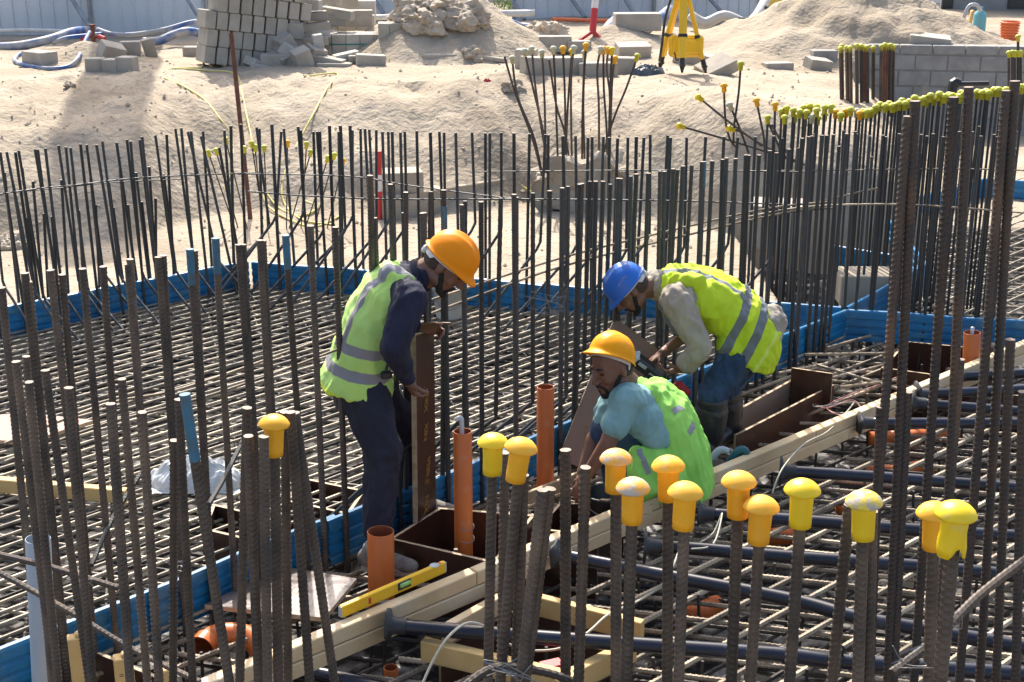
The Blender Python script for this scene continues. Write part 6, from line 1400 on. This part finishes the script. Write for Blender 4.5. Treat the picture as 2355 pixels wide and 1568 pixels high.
mb = MB(); q = elN.lerp(wrN, .74); Mx = Matrix.Translation(q) @ zaxis(wrN - elN).to_matrix().to_4x4(); mb.lathe([(.040, -.03), (.056, -.024), (.060, 0), (.056, .024), (.040, .028)], 22, Mx); mb.build('rolled_cuff', 'shirt_beige', man, True)
pr = PR(); TV = [(J(1716, 826, YB), .195, .150), (J(1726, 802, YB), .196, .156), (J(1728, 775, YB), .195, .160), (J(1706, 742, YB), .190, .156), (J(1676, 712, YB), .188, .150), (J(1630, 684, YB), .190, .145), (J(1578, 664, YB), .180, .125), (J(1540, 654, YB), .150, .10), (J(1518, 652, YB), .10, .075)]
pr.loft(TV, latB)
pr.limb([J(1560, 650, YB - .12), J(1600, 648, YB - .14)], [.05, .05]); pr.cap(J(1680, 790, YB - .10), J(1690, 822, YB - .08), .09, .055)
pr.limb([J(1530, 700, YB - .02), J(1560, 745, YB - .02), J(1590, 770, YB + .0)], [.04, .05, .05])
vo = blob('vest', pr, .008, 'vest_yellow', man, 1, .016, 13, 12)
axB = (J(1560, 660, YB) - J(1725, 765, YB)).normalized()
vest_attr(vo, J(1725, 765, YB), axB, latB, [(.015, -.15), (.125, -.15)], (.125, .020, .13), -.075, .026)
pr = PR(); pr.loft([(J(1705, 740, YB), .15, .11), (J(1726, 770, YB), .15, .105), (J(1722, 800, YB), .135, .105)], latB)
pr.limb([hipN, hipN.lerp(knN, .5), knN, knN.lerp(anN, .45)], [.098, .090, .076, .066]); pr.limb([hipF, hipF.lerp(knF, .5), knF, knF.lerp(anF, .45)], [.098, .090, .076, .066])
blob('trousers', pr, .009, 'jeans', man, 1, .018, 15, 15)
for k, a, ft in ((knN, anN, on(1595, 1062, .01)), (knF, anF, on(1640, 1030, .01))):
    pr = PR(); top = k.lerp(a, .30); pr.limb([top, k.lerp(a, .65), a + Vector((0, 0, .04)), Vector((a.x + .01, a.y, .06))], [.088, .074, .058, .056])
    d = (Vector((ft.x, ft.y, 0)) - Vector((a.x, a.y, 0))); d.length; heel = Vector((a.x, a.y, .05)); toe = heel + d.normalized() * .17; pr.limb([heel, heel.lerp(toe, .5), Vector((toe.x, toe.y, .045))], [.055, .05, .046])
    bt = blob('rubber_boot', pr, .008, 'boot_rubber', man, 2, .005, 9, a.x)
    mb = MB(); Mx = Matrix.Translation(top + (top - a).normalized() * .085) @ zaxis(top - a).to_matrix().to_4x4(); mb.lathe([(.078, -.06), (.084, -.02), (.080, 0), (.075, 0), (.074, -.05)], 24, Mx); mb.build('boot_rim', 'boot_rubber', bt, True)
# cordless tool in his hands
tc_ = J(1488, 846, YB - .24); tl = empty('cordless_tool', tc_, 'black cordless tool with a grey nose in the hands of the bending man', 'power tool')
ax_ = Vector((.78, .05, -.62)).normalized(); M = basis(ax_, Vector((.5, -.3, .8)))
mb = MB(); mb.bbox(tc_, (.19, .065, .07), .014, M); mb.bbox(tc_ + ax_ * .06 + M @ Vector((0, 0, -.02)), (.10, .075, .06), .012, M); mb.build('tool_body', 'black_plastic', tl)
mb = MB(); mb.tube([tc_ - ax_ * .095, tc_ - ax_ * .125], [.036, .030], 16); mb.bbox(tc_ - ax_ * .085, (.03, .075, .078), .012, M); mb.build('tool_nose', 'pvc_grey', tl)
mb = MB(); mb.bbox(tc_ + M @ Vector((-.04, -.034, .012)), (.05, .003, .02), .001, M); mb.bbox(tc_ + M @ Vector((.03, -.034, .0)), (.03, .003, .012), .001, M); mb.build('tool_badge', 'pvc_grey', tl)
mb = MB(); q = J(1568, 895, YB - .2); mb.bbox(q, (.055, .05, .10), .014, basis(Vector((.6, 0, .6)), Vector((-.5, 0, .7)))); tag(mb.build('red_battery', 'glove_red', loc=q), 'red tool battery below the hands of the bending man', 'battery')

# --- the crouching man ---------------------------------------------------------
YC = 6.2
man = empty('person', on(1500, 1180), 'man in amber helmet, aqua shirt and lime vest crouching on the mat', 'person')
latC = Vector((-.32, -1, 0)).normalized()
HC = J(1407, 846, YC - .10); HM = basis(Vector((-.78, -.56, -.24)), Vector((-.22, -.05, .95)))
pr = PR(); head_prims(pr, HC, HM, 1.04)
nb = J(1462, 905, YC - .02); pr.cap(nb, HC + HM @ Vector((-.03, 0, -.05)), .066, .058)
shN, elN, wrN = J(1440, 918, YC - .20), J(1396, 1022, YC - .26), J(1345, 1098, YC - .22)
shF, elF, wrF = J(1425, 915, YC + .14), J(1365, 1010, YC + .10), J(1338, 1088, YC + .02)
pr.loft([(J(1570, 1085, YC), .12, .10), (J(1560, 1030, YC), .12, .09), (J(1520, 960, YC), .14, .09), (J(1475, 915, YC), .12, .08)], latC)
pr.limb([J(1470, 925, YC - .08), shN, elN, wrN], [.05, .050, .040, .027]); pr.limb([J(1465, 920, YC + .08), shF, elF, wrF], [.05, .048, .040, .027])
hipN, knN, anN = J(1560, 1085, YC - .08), J(1436, 1015, YC - .04), J(1450, 1150, YC - .06)
hipF, knF, anF = J(1565, 1080, YC + .12), J(1398, 990, YC + .10), J(1425, 1130, YC + .10)
pr.limb([hipN, knN, anN], [.085, .055, .04]); pr.limb([hipF, knF, anF], [.085, .055, .04])
hand(pr, wrN, (-.42, -.05, -.9), (.5, .4, -.1), (22, 30, 25), (45, .5), side=-1, s=.98)
hand(pr, wrF, (-.3, .0, -.95), (.5, -.3, -.1), (22, 30, 25), (45, .5), side=1, s=.98)
body = blob('body', pr, .005, 'skin', man, 2)
head_extra(man, body, HC, HM, 1.04)
helmet(man, HC + HM @ Vector((-.016, 0, .058)), HM @ Matrix.Rotation(R(-42), 3, 'Y') @ Matrix.Rotation(R(8), 3, 'X'), 'helmet_amber', .97)
pr = PR(); T = [(J(1560, 1100, YC), .13, .11), (J(1556, 1050, YC), .135, .11), (J(1540, 1000, YC), .142, .112), (J(1515, 957, YC), .152, .108), (J(1485, 922, YC), .155, .095), (J(1462, 902, YC), .09, .07)]
pr.loft(T, latC)
pr.limb([J(1476, 958, YC - .15), J(1508, 1008, YC - .148)], [.092, .070]); pr.limb([J(1480, 930, YC - .08), shN, shN.lerp(elN, .35), shN.lerp(elN, .58)], [.085, .076, .064, .068]); pr.limb([J(1480, 925, YC + .08), shF, shF.lerp(elF, .5)], [.09, .085, .075])
blob('shirt', pr, .009, 'shirt_aqua', man, 1, .014, 15, 21)
pr = PR(); TV = [(J(1562, 1125, YC), .205, .160), (J(1562, 1095, YC), .198, .155), (J(1558, 1045, YC), .184, .146), (J(1543, 998, YC), .176, .136), (J(1520, 953, YC), .176, .136), (J(1490, 918, YC), .150, .110), (J(1470, 900, YC), .10, .075)]
pr.loft(TV, latC); pr.limb([J(1468, 1045, YC - .20), J(1474, 1080, YC - .21), J(1482, 1115, YC - .21)], [.045, .065, .075]); pr.limb([J(1500, 1060, YC - .17), J(1530, 1095, YC - .18)], [.085, .10])
pr.cap(J(1470, 893, YC - .06), J(1500, 905, YC - .10), .05, .05)
vo = blob('vest', pr, .008, 'vest_lime', man, 1, .014, 13, 23); vest_attr(vo, J(1560, 1125, YC), Vector((0, 0, 1)), latC, [], None, -.03)
from mathutils.bvhtree import BVHTree
bv = BVHTree.FromPolygons([v.co for v in vo.data.vertices], [p.vertices[:] for p in vo.data.polygons])
def patch(P, wdt, m, nm, parent):
    # strip of tape laid on the vest along a path of nearby points
    rows = []; pts = smooth_path([Vector(p) for p in P], 6)
    for i, p in enumerate(pts):
        h, n_, _, _ = bv.find_nearest(p); t = (pts[min(i + 1, len(pts) - 1)] - pts[max(i - 1, 0)]).normalized(); s_ = n_.cross(t).normalized()
        for k in (-1, 0, 1):
            h2, n2, _, _ = bv.find_nearest(h + s_ * wdt / 2 * k); rows.append(h2 + n2 * .003)
    mb = MB(); mb.add(rows, [(i * 3 + k, i * 3 + k + 1, i * 3 + k + 4, i * 3 + k + 3) for i in range(len(pts) - 1) for k in (0, 1)]); return mb.build(nm, m, parent)
patch([J(1556, 945, YC - .15), J(1572, 925, YC - .1)], .03, 'tape_grey', 'tape_patch', man); patch([J(1592, 995, YC - .15), J(1612, 968, YC - .1)], .03, 'tape_grey', 'tape_patch', man)
patch([J(1472, 1030, YC - .25), J(1480, 1060, YC - .25), J(1490, 1088, YC - .25)], .026, 'tape_grey', 'tape_patch', man)
pr = PR()
for h_, k_, a_ in ((hipN, knN, anN), (hipF, knF, anF)): pr.limb([h_, h_.lerp(k_, .5), k_, k_.lerp(a_, .5), a_], [.092, .098, .090, .072, .062])
pr.loft([(J(1562, 1060, YC), .135, .11), (J(1562, 1110, YC), .15, .125), (J(1560, 1130, YC), .12, .11)], latC)
blob('trousers', pr, .009, 'jeans', man, 3, .009, 8, 25)
for a_ in (anN, anF):
    h0 = Vector((a_.x + .05, a_.y, .0)); shoe(man, h0, h0 + Vector((-.26, -.05, 0)), m='boot_rubber', sole='black_plastic')
# board leaning behind him
board4(J(1413, 729, 7.12), J(1525, 812, 7.05), J(1400, 1100, 6.62), J(1283, 1054, 6.72), .02, 'ply_dusty', 'brown plywood board with pale cut edge leaning behind the crouching man', [('XIN', .3, .6, .07, -60), ('NIX', .35, .8, .07, -60)])

# ---------------------------------------------------------------- labels that count along each row
_ones = ['', 'first', 'second', 'third', 'fourth', 'fifth', 'sixth', 'seventh', 'eighth', 'ninth', 'tenth', 'eleventh', 'twelfth', 'thirteenth', 'fourteenth', 'fifteenth', 'sixteenth', 'seventeenth', 'eighteenth', 'nineteenth']
_tens = {2: ('twentieth', 'twenty'), 3: ('thirtieth', 'thirty'), 4: ('fortieth', 'forty'), 5: ('fiftieth', 'fifty'), 6: ('sixtieth', 'sixty'), 7: ('seventieth', 'seventy'), 8: ('eightieth', 'eighty'), 9: ('ninetieth', 'ninety')}
def ordinal(n):
    if n < 20: return _ones[n]
    t, u = divmod(n, 10); return _tens[t][0] if u == 0 else _tens[t][1] + '-' + _ones[u]
def topx(o):
    L = max((v.co.z for v in o.data.vertices), default=0) if o.name.startswith('starter_bar') else 0
    p = o.location + o.rotation_euler.to_matrix() @ Vector((0, 0, L)); return p.x / p.y
def across(o): return -(o.location.dot(Vector((-U.y, U.x, 0))))
def along(o): return o.location.dot(U)
def near(o): return o.location.y
NUM = {
 'starter bars in the row along the back left blue sheet': ('thin dark upright bar over the back left blue sheet, %s from the left', topx),
 'bent starter bars over the back left blue sheet': ('bar bent inward over the back left blue sheet, %s from the left', topx),
 'short bars of the back left row': ('short thick bar among the taller back left ones, %s from the left', topx),
 'starter bars in the row along the back right blue sheet': ('thin dark upright bar over the back right sheet, %s from the corner', topx),
 'bent starter bars over the back right blue sheet': ('bar bent at its foot over the back right sheet, %s from the corner', topx),
 'curved starter bars behind the men': ('ribbed bar curving into the dense mat behind the men, %s from the left', topx),
 'thick ribbed bars left of the standing man': ('thick brown ribbed bar of the near row, %s counting from the left edge', topx),
 'ribbed bars of the near row': ('ribbed dark bar of the near row behind the men, %s from the left', topx),
 'starter bars over the right blue sheet': ('ribbed dark bar over the right blue sheet, %s from the raft corner', topx),
 'capped starter bars behind the right blue sheet': ('dark bar under the %s cap from the left in the long yellow line', topx),
 'uncapped bars among the dense right rows': ('uncapped dark bar among the dense capped bars, %s from the left', topx),
 'bars of the dense mat left of the men': ('long tan bar of the dense left mat, %s from its back side', across),
 'cross bars of the dense left mat': ('tan cross bar of the dense left mat, %s from its near end', along),
 'bars of the open mat between blue sheet and timber': ('ribbed bar of the open mat behind the timber, %s from the left', along),
 'bars of the ribbed mat under the navy pipes': ('ribbed bar of the mat under the pipes, %s from the near end', along),
 'bars of the far right mat': ('thin bar of the far right mat, %s counting from its near side', near),
 'yellow caps of the long line': ('small yellow cap in the long line at right, %s yellow one from the left', topx),
 'orange caps in the long yellow line': ('orange cap in the long line of yellow caps, %s orange one from the left', topx),
 'pale caps in the long yellow line': ('pale faded cap in the long line, %s pale one from the left', topx),
 'bent bars of the broken stub': ('thin rusty bent bar out of the broken stub, %s from the left', topx),
 'thin bars by the rusty post': ('thin leaning bar on the pit floor by the rusty post, %s from the left', topx),
 'yellow caps by the rusty post': ('small yellow cap by the rusty post, %s yellow one from the left', topx),
 'orange caps by the rusty post': ('small orange cap by the rusty post, %s orange one from the left', topx),
 'pale faded caps over the broken stub': ('pale cap over the broken stub, %s pale one from the left', topx),
 'orange caps over the broken stub': ('orange cap over the broken stub, %s orange one from the left', topx),
 'bright yellow caps over the broken stub': ('bright yellow cap over the broken stub, %s yellow one from the left', topx),
 'rusty bars before the block wall': ('rusty bar of the cluster before the block wall, %s from the left', topx),
 'caps of the rusty cluster before the block wall': ('yellow cap of the rusty cluster before the block wall, %s from the left', topx),
 'rusty bars at the right edge': ('rusty bar of the capped cluster at the right edge, %s from the left', topx),
 'caps of the cluster at the right edge': ('yellow cap of the cluster at the right edge, %s from the left', topx),
 'loose bars right of the column stub': ('thin rusty loose bar right of the column stub, %s from the left', topx),
 'tumbled blocks beside the leaning stack': ('tumbled grey block right of the leaning stack, %s from the left', topx),
 'kerb blocks on the pit floor': ('pale block in the low kerb on the pit floor, %s from the left', topx),
 'upper kerb blocks': ('pale upper block on the kerb on the pit floor, %s from the left', topx),
 'strapped blocks on the plateau': ('block held by the green strap, %s from the left', topx),
 'back row blocks behind the strapped ones': ('pale block behind the strapped blocks, %s from the left', topx),
}
for g_, (tmpl, key) in NUM.items():
    L = sorted([o for o in COL.objects if o.parent is None and o.get('group') == g_], key=key)
    for i, o in enumerate(L): o['label'] = tmpl % ordinal(i + 1)
rows_ = ['bottom', 'second', 'third', 'fourth', 'fifth', 'sixth', 'top']
L = [o for o in COL.objects if o.get('group') == GS]
for i, o in enumerate(L): o['label'] = 'block of the leaning stack, %s layer%s, %s from its left' % (rows_[i // 8], '' if i // 8 in (0, 6) else ' up', ordinal(i % 8 + 1))
L = sorted([o for o in COL.objects if o.get('group') == 'blocks stacked two high by the rock heap'], key=topx)
for i, o in enumerate(L): o['label'] = '%s block by the rock heap, %s pair from the left' % ('lower' if o.location.z < min(q.location.z for q in L) + .1 else 'upper', ordinal(i // 2 + 1))
